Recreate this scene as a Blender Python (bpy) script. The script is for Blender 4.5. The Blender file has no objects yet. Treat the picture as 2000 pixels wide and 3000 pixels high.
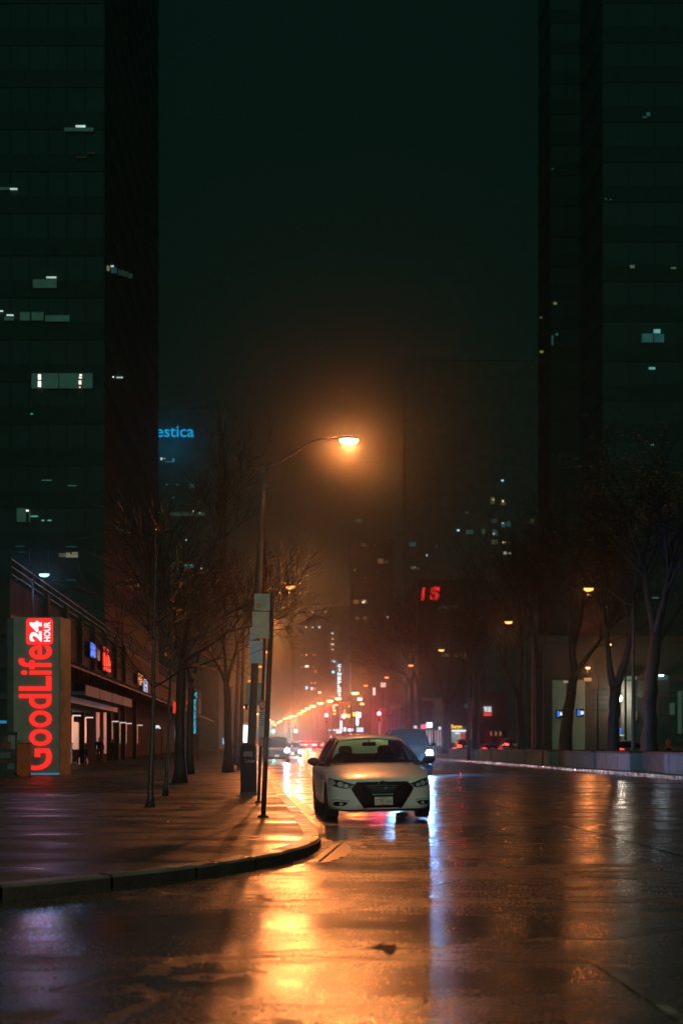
import bpy, bmesh, math, random
from mathutils import Vector, Matrix
from mathutils.bvhtree import BVHTree
R = math.radians
sc = bpy.context.scene
col = sc.collection
F, HY, CH = 4167.0, 2186.0, 1.28          # focal length in photo pixels, horizon row, eye height
TH = math.atan(.0465)                     # the street runs a little to the left of the view axis

def zr(D):                                # the roadway climbs gently beyond the junction
    return max(0.0, D - 150) * .005
def P(px, py, D):
    return Vector(((px - 1000) / F * D, D, CH + (HY - py) / F * D))
def X(px, D):
    return (px - 1000) / F * D
def street(D, x0):                        # x of a line parallel to the street
    return x0 - .0465 * D

# ------------------------------------------------------------------ materials
MATS = {}
def mat(name, colr, rough=.6, metal=0., coat=0., var=.25, scale=3., bump=0., bscale=40., rvar=0., spec=.5, stretch=None):
    if name in MATS: return MATS[name]
    m = bpy.data.materials.new(name); m.use_nodes = True
    nt = m.node_tree; b = nt.nodes['Principled BSDF']
    b.inputs['Roughness'].default_value = rough
    b.inputs['Metallic'].default_value = metal
    b.inputs['Coat Weight'].default_value = coat
    b.inputs['Coat Roughness'].default_value = .05
    b.inputs['Specular IOR Level'].default_value = spec
    tc = nt.nodes.new('ShaderNodeTexCoord')
    n = nt.nodes.new('ShaderNodeTexNoise'); n.inputs['Scale'].default_value = scale; n.inputs['Detail'].default_value = 6
    if stretch:
        mp = nt.nodes.new('ShaderNodeMapping'); mp.inputs['Scale'].default_value = stretch
        nt.links.new(tc.outputs['Object'], mp.inputs['Vector']); nt.links.new(mp.outputs['Vector'], n.inputs['Vector'])
    else: nt.links.new(tc.outputs['Object'], n.inputs['Vector'])
    r = nt.nodes.new('ShaderNodeValToRGB')
    a = [max(0, c * (1 - var)) for c in colr]; z = [min(1, c * (1 + var)) for c in colr]
    r.color_ramp.elements[0].position = .3; r.color_ramp.elements[1].position = .7
    r.color_ramp.elements[0].color = (*a, 1); r.color_ramp.elements[1].color = (*z, 1)
    nt.links.new(n.outputs['Fac'], r.inputs['Fac']); nt.links.new(r.outputs['Color'], b.inputs['Base Color'])
    if rvar:
        mr = nt.nodes.new('ShaderNodeMapRange')
        mr.inputs['From Min'].default_value = .35; mr.inputs['From Max'].default_value = .65
        mr.inputs['To Min'].default_value = max(.02, rough - rvar); mr.inputs['To Max'].default_value = rough + rvar
        nt.links.new(n.outputs['Fac'], mr.inputs['Value']); nt.links.new(mr.outputs['Result'], b.inputs['Roughness'])
    if bump:
        n2 = nt.nodes.new('ShaderNodeTexNoise'); n2.inputs['Scale'].default_value = bscale; n2.inputs['Detail'].default_value = 4
        nt.links.new(tc.outputs['Object'], n2.inputs['Vector'])
        bp = nt.nodes.new('ShaderNodeBump'); bp.inputs['Strength'].default_value = bump; bp.inputs['Distance'].default_value = .02
        nt.links.new(n2.outputs['Fac'], bp.inputs['Height']); nt.links.new(bp.outputs['Normal'], b.inputs['Normal'])
    MATS[name] = m
    return m
def emis(name, colr, strength, sample=False, var=0., scale=3.):
    if name in MATS: return MATS[name]
    m = bpy.data.materials.new(name); m.use_nodes = True
    nt = m.node_tree; b = nt.nodes['Principled BSDF']
    b.inputs['Base Color'].default_value = (*[c * .5 for c in colr], 1)
    b.inputs['Emission Color'].default_value = (*colr, 1)
    b.inputs['Emission Strength'].default_value = strength
    b.inputs['Roughness'].default_value = .4
    if var:
        tc = nt.nodes.new('ShaderNodeTexCoord')
        n = nt.nodes.new('ShaderNodeTexNoise'); n.inputs['Scale'].default_value = scale
        nt.links.new(tc.outputs['Object'], n.inputs['Vector'])
        mr = nt.nodes.new('ShaderNodeMapRange')
        mr.inputs['From Min'].default_value = .3; mr.inputs['From Max'].default_value = .7
        mr.inputs['To Min'].default_value = strength * (1 - var); mr.inputs['To Max'].default_value = strength * (1 + var)
        nt.links.new(n.outputs['Fac'], mr.inputs['Value']); nt.links.new(mr.outputs['Result'], b.inputs['Emission Strength'])
    m.cycles.emission_sampling = 'AUTO' if sample else 'NONE'
    MATS[name] = m
    return m
def glass(name, tint, refl=.06):
    if name in MATS: return MATS[name]
    m = bpy.data.materials.new(name); m.use_nodes = True
    nt = m.node_tree; nt.nodes.clear()
    o = nt.nodes.new('ShaderNodeOutputMaterial'); mx = nt.nodes.new('ShaderNodeMixShader')
    t = nt.nodes.new('ShaderNodeBsdfTransparent'); t.inputs['Color'].default_value = (*tint, 1)
    g = nt.nodes.new('ShaderNodeBsdfGlossy'); g.inputs['Roughness'].default_value = .04
    fr = nt.nodes.new('ShaderNodeFresnel'); fr.inputs['IOR'].default_value = 1.45
    nt.links.new(fr.outputs[0], mx.inputs[0]); nt.links.new(t.outputs[0], mx.inputs[1]); nt.links.new(g.outputs[0], mx.inputs[2])
    nt.links.new(mx.outputs[0], o.inputs['Surface'])
    MATS[name] = m
    return m

# ------------------------------------------------------------------ mesh helpers
class MB:
    def __init__(s): s.v = []; s.f = []; s.m = []
    def add(s, vs, fs, m=0):
        o = len(s.v); s.v += [Vector(v) for v in vs]
        s.f += [tuple(o + i for i in f) for f in fs]; s.m += [m] * len(fs)
        return s
    def box(s, x0, x1, y0, y1, z0, z1, m=0):
        v = [(x, y, z) for x in (x0, x1) for y in (y0, y1) for z in (z0, z1)]
        return s.add(v, [(0,1,3,2), (4,6,7,5), (0,4,5,1), (2,3,7,6), (0,2,6,4), (1,5,7,3)], m)
    def obox(s, c, u, v, w, m=0):         # centre and three half-axes
        c, u, v, w = map(Vector, (c, u, v, w))
        p = [c + a * u + b * v + d * w for a in (-1, 1) for b in (-1, 1) for d in (-1, 1)]
        return s.add(p, [(0,1,3,2), (4,6,7,5), (0,4,5,1), (2,3,7,6), (0,2,6,4), (1,5,7,3)], m)
    def tube(s, pts, rad, n=8, m=0, caps=True):
        pts = [Vector(p) for p in pts]
        if not hasattr(rad, '__len__'): rad = [rad] * len(pts)
        rings = []; ref = None
        for i, p in enumerate(pts):
            t = (pts[min(i + 1, len(pts) - 1)] - pts[max(i - 1, 0)])
            t = t.normalized() if t.length > 1e-9 else Vector((0, 0, 1))
            if ref is None:
                ref = t.cross(Vector((0, 0, 1)) if abs(t.z) < .9 else Vector((1, 0, 0))).normalized()
            ref = (ref - t * ref.dot(t)); ref = ref.normalized() if ref.length > 1e-6 else t.orthogonal().normalized()
            bi = t.cross(ref)
            rings.append([p + (ref * math.cos(a) + bi * math.sin(a)) * rad[i] for a in [2 * math.pi * k / n for k in range(n)]])
        vs = [v for r in rings for v in r]; fs = []
        for i in range(len(pts) - 1):
            for k in range(n):
                a = i * n + k; b = i * n + (k + 1) % n
                fs.append((a, b, b + n, a + n))
        if caps: fs += [tuple(reversed(range(n))), tuple(range(len(vs) - n, len(vs)))]
        return s.add(vs, fs, m)
    def prism(s, poly, o, u, v, w, m=0):  # flat outline in axes u, v from o, pushed along w
        o, u, v, w = map(Vector, (o, u, v, w)); n = len(poly)
        a = [o + u * p[0] + v * p[1] for p in poly]; b = [q + w for q in a]
        return s.add(a + b, [tuple(reversed(range(n))), tuple(range(n, 2 * n))] + [(i, (i + 1) % n, n + (i + 1) % n, n + i) for i in range(n)], m)
    def lathe(s, prof, c, n=16, m=0):
        c = Vector(c)
        return s.tube([c + Vector((0, 0, z)) for r, z in prof], [max(r, 1e-4) for r, z in prof], n, m)
    def grid(s, fn, nu, nv, m=0):
        vs = [fn(i / nu, j / nv) for i in range(nu + 1) for j in range(nv + 1)]
        fs = [(i * (nv + 1) + j, (i + 1) * (nv + 1) + j, (i + 1) * (nv + 1) + j + 1, i * (nv + 1) + j + 1) for i in range(nu) for j in range(nv)]
        return s.add(vs, fs, m)
    def build(s, name, mats, parent=None, smooth=False, bevel=0, sub=0, loc=None):
        me = bpy.data.meshes.new(name); me.from_pydata([tuple(v) for v in s.v], [], s.f)
        mats = mats if isinstance(mats, (list, tuple)) else [mats]
        for m in mats: me.materials.append(m)
        if len(mats) > 1: me.polygons.foreach_set('material_index', s.m)
        bm = bmesh.new(); bm.from_mesh(me); bmesh.ops.recalc_face_normals(bm, faces=bm.faces); bm.to_mesh(me); bm.free()
        if smooth: me.polygons.foreach_set('use_smooth', [True] * len(me.polygons))
        ob = bpy.data.objects.new(name, me); col.objects.link(ob)
        if parent: ob.parent = parent
        if loc: ob.location = loc
        if bevel:
            b = ob.modifiers.new('b', 'BEVEL'); b.width = bevel; b.segments = 2; b.limit_method = 'ANGLE'
        if sub:
            b = ob.modifiers.new('s', 'SUBSURF'); b.levels = sub; b.render_levels = sub
        return ob
def bake(ob):                             # apply an object's modifiers
    dg = bpy.context.evaluated_depsgraph_get()
    me = bpy.data.meshes.new_from_object(ob.evaluated_get(dg))
    ob.modifiers.clear(); ob.data = me
    return ob
def tag(o, label=None, cat=None, group=None, kind=None):
    if label: o['label'] = label
    if cat: o['category'] = cat
    if group: o['group'] = group
    if kind: o['kind'] = kind
    return o
def thing(name, label, cat, loc=(0, 0, 0), rz=0, group=None):
    o = bpy.data.objects.new(name, None); col.objects.link(o)
    o.location = loc; o.rotation_euler = (0, 0, rz); o.empty_display_size = .2
    return tag(o, label, cat, group)
def copy_tree(o, parent=None):
    c = o.copy(); col.objects.link(c); c.parent = parent
    for ch in list(o.children): copy_tree(ch, c)
    return c
def point(parent, loc, power, colr, rad=.1, spot=None, rot=None, blend=.5):
    l = bpy.data.lights.new('bulb', 'SPOT' if spot else 'POINT')
    l.energy = power; l.color = colr; l.shadow_soft_size = rad
    if spot: l.spot_size = spot; l.spot_blend = blend
    o = bpy.data.objects.new('bulb', l); col.objects.link(o); o.parent = parent; o.location = loc
    if rot: o.rotation_euler = rot
    return o
def text(name, body, c, u, v, w, h, m, parent=None, bold=0., depth=.02, bevel=None):
    cu = bpy.data.curves.new('t', 'FONT'); cu.body = body; cu.size = 1; cu.offset = bold; cu.extrude = .01
    cu.resolution_u = 4
    cu.align_x = 'CENTER'
    to = bpy.data.objects.new('t', cu); col.objects.link(to)
    dg = bpy.context.evaluated_depsgraph_get(); dg.update()
    me = bpy.data.meshes.new_from_object(to.evaluated_get(dg))
    bpy.data.objects.remove(to)
    xs = [q.co.x for q in me.vertices]; ys = [q.co.y for q in me.vertices]
    x0, x1, y0, y1 = min(xs), max(xs), min(ys), max(ys)
    c, u, v = Vector(c), Vector(u).normalized(), Vector(v).normalized(); n = u.cross(v)
    for q in me.vertices:
        a = ((q.co.x - x0) / (x1 - x0) - .5) * w; b = ((q.co.y - y0) / (y1 - y0) - .5) * h
        q.co = c + u * a + v * b + n * (q.co.z / .01 * depth)
    me.name = name; me.materials.clear(); me.materials.append(m)
    ob = bpy.data.objects.new(name, me); col.objects.link(ob)
    if parent: ob.parent = parent
    return ob
UX, UY, UZ = Vector((1, 0, 0)), Vector((0, 1, 0)), Vector((0, 0, 1))

# ------------------------------------------------------------------ shared materials
ORANGE = (1.0, .28, .07)
M = dict(
    pole=mat('weathered_grey_steel', (.05, .05, .05), .55, .2, rvar=.1),
    dark=mat('dark_metal', (.02, .022, .022), .45, .3),
    black=mat('black_plastic', (.005, .005, .006), .45, spec=.12),
    rubber=mat('tyre_rubber', (.012, .012, .012), .7, bump=.2),
    chrome=mat('chrome', (.6, .6, .6), .12, 1., var=.05),
    darkchrome=mat('dark_chrome', (.12, .12, .13), .18, 1., var=.1),
    planter=mat('streaked_planter_concrete', (.24, .25, .25), .85, spec=.08, bump=.3, bscale=25, rvar=.1, var=.5, scale=2.5, stretch=(1, 1, .12)),
    concrete=mat('wet_concrete', (.20, .19, .17), .45, bump=.3, bscale=25, rvar=.2, var=.35),
    bark=mat('wet_bark', (.014, .013, .011), .6, bump=.8, bscale=18, var=.4),
    twig=mat('bare_twigs', (.010, .009, .008), .7),
    leaf=mat('rusty_autumn_leaf', (.26, .085, .03), .6, scale=1.5, var=.5),
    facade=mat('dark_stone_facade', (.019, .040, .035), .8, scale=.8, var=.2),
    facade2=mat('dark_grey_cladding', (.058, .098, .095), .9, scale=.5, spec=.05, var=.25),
    brick=mat('brown_brick', (.10, .06, .045), .75, scale=6, var=.3, bump=.3, bscale=12),
    pale=mat('pale_stone_panel', (.52, .43, .33), .6, scale=1.2, var=.1),
    wglass=mat('dark_window_glass', (.017, .037, .033), .6, var=.2, scale=.3),
    beige=mat('beige_panel', (.22, .17, .12), .6),
    signgrey=mat('sign_face_grey', (.22, .23, .22), .5),
)
E = dict(
    lamp=emis('sodium_lens', (1.0, .42, .13), 14),
    lampfar=emis('sodium_lens_distant', (1.0, .38, .11), 11),
    lampmid=emis('sodium_lens_mid', (1.0, .34, .085), 2.8),
    ledblue=emis('blue_led_lens', (.2, .45, 1.), 4),
    ledwhite=emis('white_led_lens', (.7, .9, 1.), 6),
    red=emis('red_lettering', (1., .022, .018), 1.15),
    white=emis('white_lettering', (.85, .93, 1.), 1.1),
    cyan=emis('cyan_lettering', (.25, .8, 1.), 1.4),
    blue=emis('blue_lettering', (.02, .2, .9), 1.0),
    tail=emis('tail_light', (1., .035, .03), 6),
    head=emis('headlight_lens', (.75, .9, 1.), 30),
    yellow=emis('yellow_lettering', (1., .62, .02), 1.2),
)
def winmat(kind):
    t = {'w': ((.75, .95, .85), .75), 'ww': ((1., .93, .8), 1.6), 't': ((.25, .75, .65), .4), 'd': ((.35, .6, .5), .022),
         'dt': ((.15, .5, .55), .06), 'dw': ((.75, .6, .35), .06), 'm': ((.8, .7, .45), .16), 'y': ((.75, .7, .25), .22), 'o': ((.45, .6, .35), .12),
         'g': ((.2, .8, .5), .3), 'b': ((.35, .75, 1.), 1.6), 'W': ((1., .75, .5), 1.3), 'mt': ((.2, .6, .6), .14), 'r': ((.6, .2, .1), .02)}[kind]
    return emis('window_light_' + {'w':'white','ww':'bright','t':'teal','d':'dim','dt':'dim_teal','dw':'dim_warm','m':'warm','y':'yellow','o':'olive','g':'green','b':'blue','W':'bulb','mt':'mid_teal','r':'rust'}[kind],
                t[0], t[1], var=.35, scale=.9)
HAZE_D, HAZE_G, SUN_E, DENOISE = .00042, .968, .38, True
# ------------------------------------------------------------------ wet ground
def wet_asphalt():
    m = bpy.data.materials.new('wet_asphalt'); m.use_nodes = True
    nt = m.node_tree; b = nt.nodes['Principled BSDF']; L = nt.links.new
    tc = nt.nodes.new('ShaderNodeTexCoord')
    def noise(scale, detail=6, vec=None, rough=.6):
        n = nt.nodes.new('ShaderNodeTexNoise'); n.inputs['Scale'].default_value = scale
        n.inputs['Detail'].default_value = detail; n.inputs['Roughness'].default_value = rough
        L(vec or tc.outputs['Object'], n.inputs['Vector']); return n.outputs['Fac']
    def rng(s, a, b_, c, d):
        n = nt.nodes.new('ShaderNodeMapRange')
        for k, q in zip(('From Min', 'From Max', 'To Min', 'To Max'), (a, b_, c, d)): n.inputs[k].default_value = q
        L(s, n.inputs['Value']); return n.outputs['Result']
    def mth(op, a, b_):
        n = nt.nodes.new('ShaderNodeMath'); n.operation = op
        for i, q in enumerate((a, b_)):
            if isinstance(q, (int, float)): n.inputs[i].default_value = q
            else: L(q, n.inputs[i])
        return n.outputs[0]
    mp = nt.nodes.new('ShaderNodeMapping'); mp.inputs['Scale'].default_value = (.35, 1., 1.)   # patches drawn out across the lane
    L(tc.outputs['Object'], mp.inputs['Vector'])
    patch = noise(.55, 5, mp.outputs['Vector'])          # wetter and drier patches
    mid = noise(5., 5, mp.outputs['Vector'])
    fine = noise(38., 5, rough=.75)
    mg = nt.nodes.new('ShaderNodeMapping'); mg.inputs['Scale'].default_value = (1., .38, 1.)
    L(tc.outputs['Object'], mg.inputs['Vector'])
    grain = noise(46., 3, mg.outputs['Vector'], .65)
    agg = noise(170., 2)
    # cracks: thin dark seams
    vo = nt.nodes.new('ShaderNodeTexVoronoi'); vo.feature = 'DISTANCE_TO_EDGE'; vo.inputs['Scale'].default_value = .33
    wr = nt.nodes.new('ShaderNodeVectorMath'); wr.operation = 'ADD'
    nz = nt.nodes.new('ShaderNodeTexNoise'); nz.inputs['Scale'].default_value = 1.3; nz.inputs['Detail'].default_value = 5
    L(tc.outputs['Object'], nz.inputs['Vector']); L(mp.outputs['Vector'], wr.inputs[0]); L(nz.outputs['Color'], wr.inputs[1])
    L(wr.outputs[0], vo.inputs['Vector'])
    crack = rng(vo.outputs['Distance'], 0., .012, 1., 0.)
    base = nt.nodes.new('ShaderNodeMix'); base.data_type = 'RGBA'
    base.inputs['A'].default_value = (.012, .013, .012, 1); base.inputs['B'].default_value = (.055, .055, .05, 1)
    L(rng(grain, .36, .64, 0, 1), base.inputs['Factor'])
    L(base.outputs['Result'], b.inputs['Base Color'])
    ro = mth('ADD', rng(patch, .36, .62, .14, .27), mth('ADD', rng(mid, .3, .7, -.05, .05), rng(grain, .35, .65, -.05, .09)))
    ro = mth('ADD', ro, mth('MULTIPLY', crack, .25))
    L(ro, b.inputs['Roughness'])
    b.inputs['IOR'].default_value = 1.4
    b.inputs['Specular IOR Level'].default_value = .5
    h = mth('ADD', mth('ADD', mth('MULTIPLY', fine, .25), mth('MULTIPLY', grain, .75)), mth('MULTIPLY', agg, .15))
    h = mth('ADD', h, mth('MULTIPLY', mid, .6))
    h = mth('SUBTRACT', h, mth('MULTIPLY', crack, 1.2))
    bp = nt.nodes.new('ShaderNodeBump'); bp.inputs['Distance'].default_value = .0036
    L(h, bp.inputs['Height']); L(rng(patch, .34, .6, .25, 1.), bp.inputs['Strength'])
    L(bp.outputs['Normal'], b.inputs['Normal'])
    return m
def paving():
    m = bpy.data.materials.new('wet_paving_slabs'); m.use_nodes = True
    nt = m.node_tree; b = nt.nodes['Principled BSDF']; L = nt.links.new
    tc = nt.nodes.new('ShaderNodeTexCoord')
    mp = nt.nodes.new('ShaderNodeMapping'); mp.inputs['Rotation'].default_value = (0, 0, -TH)
    L(tc.outputs['Object'], mp.inputs['Vector'])
    br = nt.nodes.new('ShaderNodeTexBrick'); br.inputs['Scale'].default_value = 1.
    br.inputs['Brick Width'].default_value = 1.6; br.inputs['Row Height'].default_value = 1.6; br.inputs['Mortar Size'].default_value = .022
    br.offset = 0
    br.inputs['Color1'].default_value = (.042, .050, .045, 1); br.inputs['Color2'].default_value = (.027, .033, .030, 1); br.inputs['Mortar'].default_value = (.012, .012, .011, 1)
    L(mp.outputs['Vector'], br.inputs['Vector'])
    n = nt.nodes.new('ShaderNodeTexNoise'); n.inputs['Scale'].default_value = 1.1; n.inputs['Detail'].default_value = 8
    mp2 = nt.nodes.new('ShaderNodeMapping'); mp2.inputs['Scale'].default_value = (.5, 1, 1)
    L(tc.outputs['Object'], mp2.inputs['Vector']); L(mp2.outputs['Vector'], n.inputs['Vector'])
    mx = nt.nodes.new('ShaderNodeMix'); mx.data_type = 'RGBA'; mx.blend_type = 'MULTIPLY'; mx.inputs['Factor'].default_value = .8
    cr = nt.nodes.new('ShaderNodeValToRGB'); cr.color_ramp.elements[0].position = .35; cr.color_ramp.elements[1].position = .65
    cr.color_ramp.elements[0].color = (.35, .35, .35, 1); cr.color_ramp.elements[1].color = (1, 1, 1, 1)
    L(n.outputs['Fac'], cr.inputs['Fac']); L(br.outputs['Color'], mx.inputs['A']); L(cr.outputs['Color'], mx.inputs['B'])
    L(mx.outputs['Result'], b.inputs['Base Color'])
    mr = nt.nodes.new('ShaderNodeMapRange')
    for k, q in zip(('From Min', 'From Max', 'To Min', 'To Max'), (.38, .6, .27, .55)): mr.inputs[k].default_value = q
    L(n.outputs['Fac'], mr.inputs['Value']); L(mr.outputs['Result'], b.inputs['Roughness'])
    b.inputs['Specular IOR Level'].default_value = .22
    f = nt.nodes.new('ShaderNodeTexNoise'); f.inputs['Scale'].default_value = 60; f.inputs['Detail'].default_value = 4
    L(tc.outputs['Object'], f.inputs['Vector'])
    ad = nt.nodes.new('ShaderNodeMath'); ad.operation = 'MULTIPLY_ADD'; ad.inputs[1].default_value = .25
    iv = nt.nodes.new('ShaderNodeMath'); iv.operation = 'SUBTRACT'; iv.inputs[0].default_value = 1; L(br.outputs['Fac'], iv.inputs[1])
    L(f.outputs['Fac'], ad.inputs[0]); L(iv.outputs[0], ad.inputs[2])
    bp = nt.nodes.new('ShaderNodeBump'); bp.inputs['Strength'].default_value = .35; bp.inputs['Distance'].default_value = .012
    L(ad.outputs[0], bp.inputs['Height']); L(bp.outputs['Normal'], b.inputs['Normal'])
    return m
ASPH, PAVE = wet_asphalt(), paving()
def strip(name, left, right, Ds, dz, m):
    vs = []; fs = []
    for D in Ds:
        vs += [(left(D), D, zr(D) + dz), (right(D), D, zr(D) + dz)]
    for i in range(len(Ds) - 1): fs.append((2*i, 2*i+1, 2*i+3, 2*i+2))
    return tag(MB().add(vs, fs).build(name, m), kind='structure')
Ds = [-60, 0, 40, 80, 120, 150, 200, 300, 450, 700, 980]
strip('ground', lambda D: -600, lambda D: 600, Ds, -.02, mat('ground_tarmac', (.03, .03, .03), .5))
strip('road', lambda D: -200, lambda D: 200, Ds, 0, ASPH)

# kerb line of the near pavement: a long tangent along the street, then the round corner
KERB = [(520, street(520, -2.2)), (300, street(300, -2.2)), (200, street(200, -2.2)), (130, -8.1), (107, -6.3), (85, -4.75), (67, -3.4), (53, -2.55), (43, -1.9), (33.3, -1.28), (27.5, -.85),
        (24.1, -.62), (21, -.42), (18.4, -.26)]
cc = (-9.26, 18.0)
KERB += [(cc[1] - 9 * math.sin(R(a)), cc[0] + 9 * math.cos(R(a))) for a in (4, 10, 17, 25, 33, 42, 52, 62, 74, 86, 90)]
KERB += [(9.0, -20), (9.0, -60), (9.0, -200)]
def offset_line(pts, d):                  # pts as (D, x); shift to the pavement side
    out = []
    for i, (D, x) in enumerate(pts):
        a = pts[max(i - 1, 0)]; b = pts[min(i + 1, len(pts) - 1)]
        t = Vector((b[1] - a[1], b[0] - a[0])).normalized()
        n = Vector((t.y, -t.x))
        out.append((D + n.y * d, x + n.x * d))
    return out
inner = offset_line(KERB, .22)
if inner[5][1] > KERB[5][1]: inner = offset_line(KERB, -.22)
def band(A, B, za, zb, name, m, solid=None):
    vs = []; fs = []
    for (Da, xa), (Db, xb) in zip(A, B): vs += [(xa, Da, zr(Da) + za), (xb, Db, zr(Db) + zb)]
    for i in range(len(A) - 1): fs.append((2*i, 2*i+1, 2*i+3, 2*i+2))
    return vs, fs
kb = MB()
def resample(pts, step, dmax):
    out = []; acc = 0
    P2 = [Vector((x, D)) for D, x in pts]
    for i in range(len(P2) - 1):
        a, b_ = P2[i], P2[i + 1]; L = (b_ - a).length
        if a.y > dmax: continue
        t = acc
        while t < L: out.append(a.lerp(b_, t / L)); t += step
        acc = t - L
    return [(p.y, p.x) for p in out]
rk = random.Random(9)
near = [p for p in resample(KERB, .3, 62) if p[0] > -8]
nin = offset_line(near, .22)
if nin[5][1] > near[5][1]: nin = offset_line(near, -.22)
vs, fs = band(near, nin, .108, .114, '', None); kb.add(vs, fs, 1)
for i in range(0, len(near) - 4, 4):      # one kerb stone to every four steps, with open joints
    dz = rk.uniform(-.004, .004)
    A = [Vector((p[1], p[0])) for p in near[i:i + 5]]; B = [Vector((p[1], p[0])) for p in nin[i:i + 5]]
    A[0] = A[0].lerp(A[1], .05); A[4] = A[4].lerp(A[3], .05); B[0] = B[0].lerp(B[1], .05); B[4] = B[4].lerp(B[3], .05)
    vs = []
    for p, q in zip(A, B):
        e = p.lerp(q, .12)
        vs += [(p.x, p.y, -.02), (p.x, p.y, .105 + dz), (e.x, e.y, .132 + dz), (q.x, q.y, .136 + dz)]
    for k in range(4):
        o_ = k * 4
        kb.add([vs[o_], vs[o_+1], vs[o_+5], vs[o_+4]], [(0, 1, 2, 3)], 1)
        kb.add([vs[o_+1], vs[o_+2], vs[o_+3], vs[o_+7], vs[o_+6], vs[o_+5]], [(0, 1, 4, 5), (1, 2, 3, 4)], 0)
farK = [p for p in KERB if p[0] > 61]; farK.append(near[0]); farI = [q for p, q in zip(KERB, inner) if p[0] > 61] + [nin[0]]
vs, fs = band(farK, farI, .128, .134, '', None); kb.add(vs, fs)
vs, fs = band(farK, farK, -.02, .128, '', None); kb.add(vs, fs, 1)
ke = kb.build('kerb', [mat('kerb_concrete', (.10, .095, .082), .38, bump=.4, bscale=30, rvar=.15, var=.35, scale=2.), mat('kerb_shaded_face', (.03, .028, .025), .5, bump=.4, bscale=30, var=.4)]); tag(ke, kind='structure')  # upright face coloured darker to stand in for shade
pv = MB(); far = [(D, -230) for D, x in inner]
vs, fs = band(inner, far, .128, .128, '', None); pv.add(vs, fs)
tag(pv.build('sidewalk', PAVE), kind='structure')

# the median kerb and the pavement beyond it, on the other side of the street
def mk(D): return street(D, 15.15)
mdD = [30, 52, 80, 120, 150, 200, 300, 450]
med = MB()
for a, b in zip(mdD, mdD[1:]):
    for (x0, x1, z) in ((0, .25, .15), (.25, 5.2, .146)):
        med.add([(mk(a) + x0, a, zr(a) + z), (mk(a) + x1, a, zr(a) + z), (mk(b) + x1, b, zr(b) + z), (mk(b) + x0, b, zr(b) + z)], [(0, 1, 2, 3)], 0 if x0 == 0 else 1)
    med.add([(mk(a), a, zr(a) - .02), (mk(a), a, zr(a) + .15), (mk(b), b, zr(b) + .15), (mk(b), b, zr(b) - .02)], [(0, 1, 2, 3)], 0)
tag(med.build('median', [mat('median_kerb', (.14, .14, .14), .22, bump=.6, bscale=14, rvar=.12), mat('median_paving', (.10, .095, .085), .5, bump=.3)]), kind='structure')
fs_ = MB()
for a, b in zip(mdD, mdD[1:]):
    x = lambda D: street(D, 26.0)
    fs_.add([(x(a), a, zr(a) + .14), (120, a, zr(a) + .14), (120, b, zr(b) + .14), (x(b), b, zr(b) + .14)], [(0, 1, 2, 3)])
    fs_.add([(x(a), a, zr(a) - .02), (x(a), a, zr(a) + .14), (x(b), b, zr(b) + .14), (x(b), b, zr(b) - .02)], [(0, 1, 2, 3)])
tag(fs_.build('far_sidewalk', mat('far_paving', (.12, .115, .10), .35, bump=.2)), kind='structure')

# road paint, seams, puddle, patch
def worn_paint():
    m = bpy.data.materials.new('worn_road_paint'); m.use_nodes = True
    nt = m.node_tree; b = nt.nodes['Principled BSDF']; L = nt.links.new
    tc = nt.nodes.new('ShaderNodeTexCoord'); n = nt.nodes.new('ShaderNodeTexNoise'); n.inputs['Scale'].default_value = 4; n.inputs['Detail'].default_value = 8
    L(tc.outputs['Object'], n.inputs['Vector'])
    r = nt.nodes.new('ShaderNodeValToRGB'); r.color_ramp.elements[0].position = .46; r.color_ramp.elements[1].position = .62
    r.color_ramp.elements[0].color = (.03, .03, .03, 1); r.color_ramp.elements[1].color = (.16, .155, .14, 1)
    L(n.outputs['Fac'], r.inputs['Fac']); L(r.outputs['Color'], b.inputs['Base Color'])
    b.inputs['Roughness'].default_value = .22
    return m
PAINT = worn_paint()
def line(name, x0, D0, D1, w=.12):
    v = [(street(D0, x0) - w/2, D0, .004), (street(D0, x0) + w/2, D0, .004), (street(D1, x0) + w/2, D1, .004), (street(D1, x0) - w/2, D1, .004)]
    return tag(MB().add(v, [(0, 1, 2, 3)]).build(name, PAINT), kind='structure')
line('lane_marking', 4.77, 14, 52)
line('lane_marking', 1.9, 4, 8.4, .07)
line('lane_marking', 8.3, 40, 62)
line('lane_marking', 4.77, 70, 100)
seam = MB()
rng_ = random.Random(5)
def seamline(px0, py0, px1, py1, w):
    pts = []
    for i in range(25):
        t = i / 24; px = px0 + (px1 - px0) * t; py = py0 + (py1 - py0) * t + rng_.uniform(-1.2, 1.2)
        D = CH * F / (py - HY); pts.append((X(px, D), D))
    vs = []; fs = []
    for (x, D) in pts:
        k = w * rng_.uniform(.4, 1.2); vs += [(x, D - k, .004), (x, D + k, .004)]
    for i in range(24): fs.append((2*i, 2*i+2, 2*i+3, 2*i+1))
    seam.add(vs, fs)
seamline(905, 2427, 1262, 2426, .05)
seamline(1000, 2490, 1260, 2489, .05); seamline(1125, 2513, 1300, 2516, .04); seamline(1260, 2600, 1330, 2585, .04); seamline(1000, 2560, 1200, 2557, .03)
seamline(1140, 2607, 1255, 2597, .03); seamline(900, 2685, 1050, 2660, .02); seamline(1240, 2640, 1500, 2660, .025)
tag(seam.build('road_seams', mat('tarred_seam', (.008, .008, .008), .6)), kind='structure')
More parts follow.
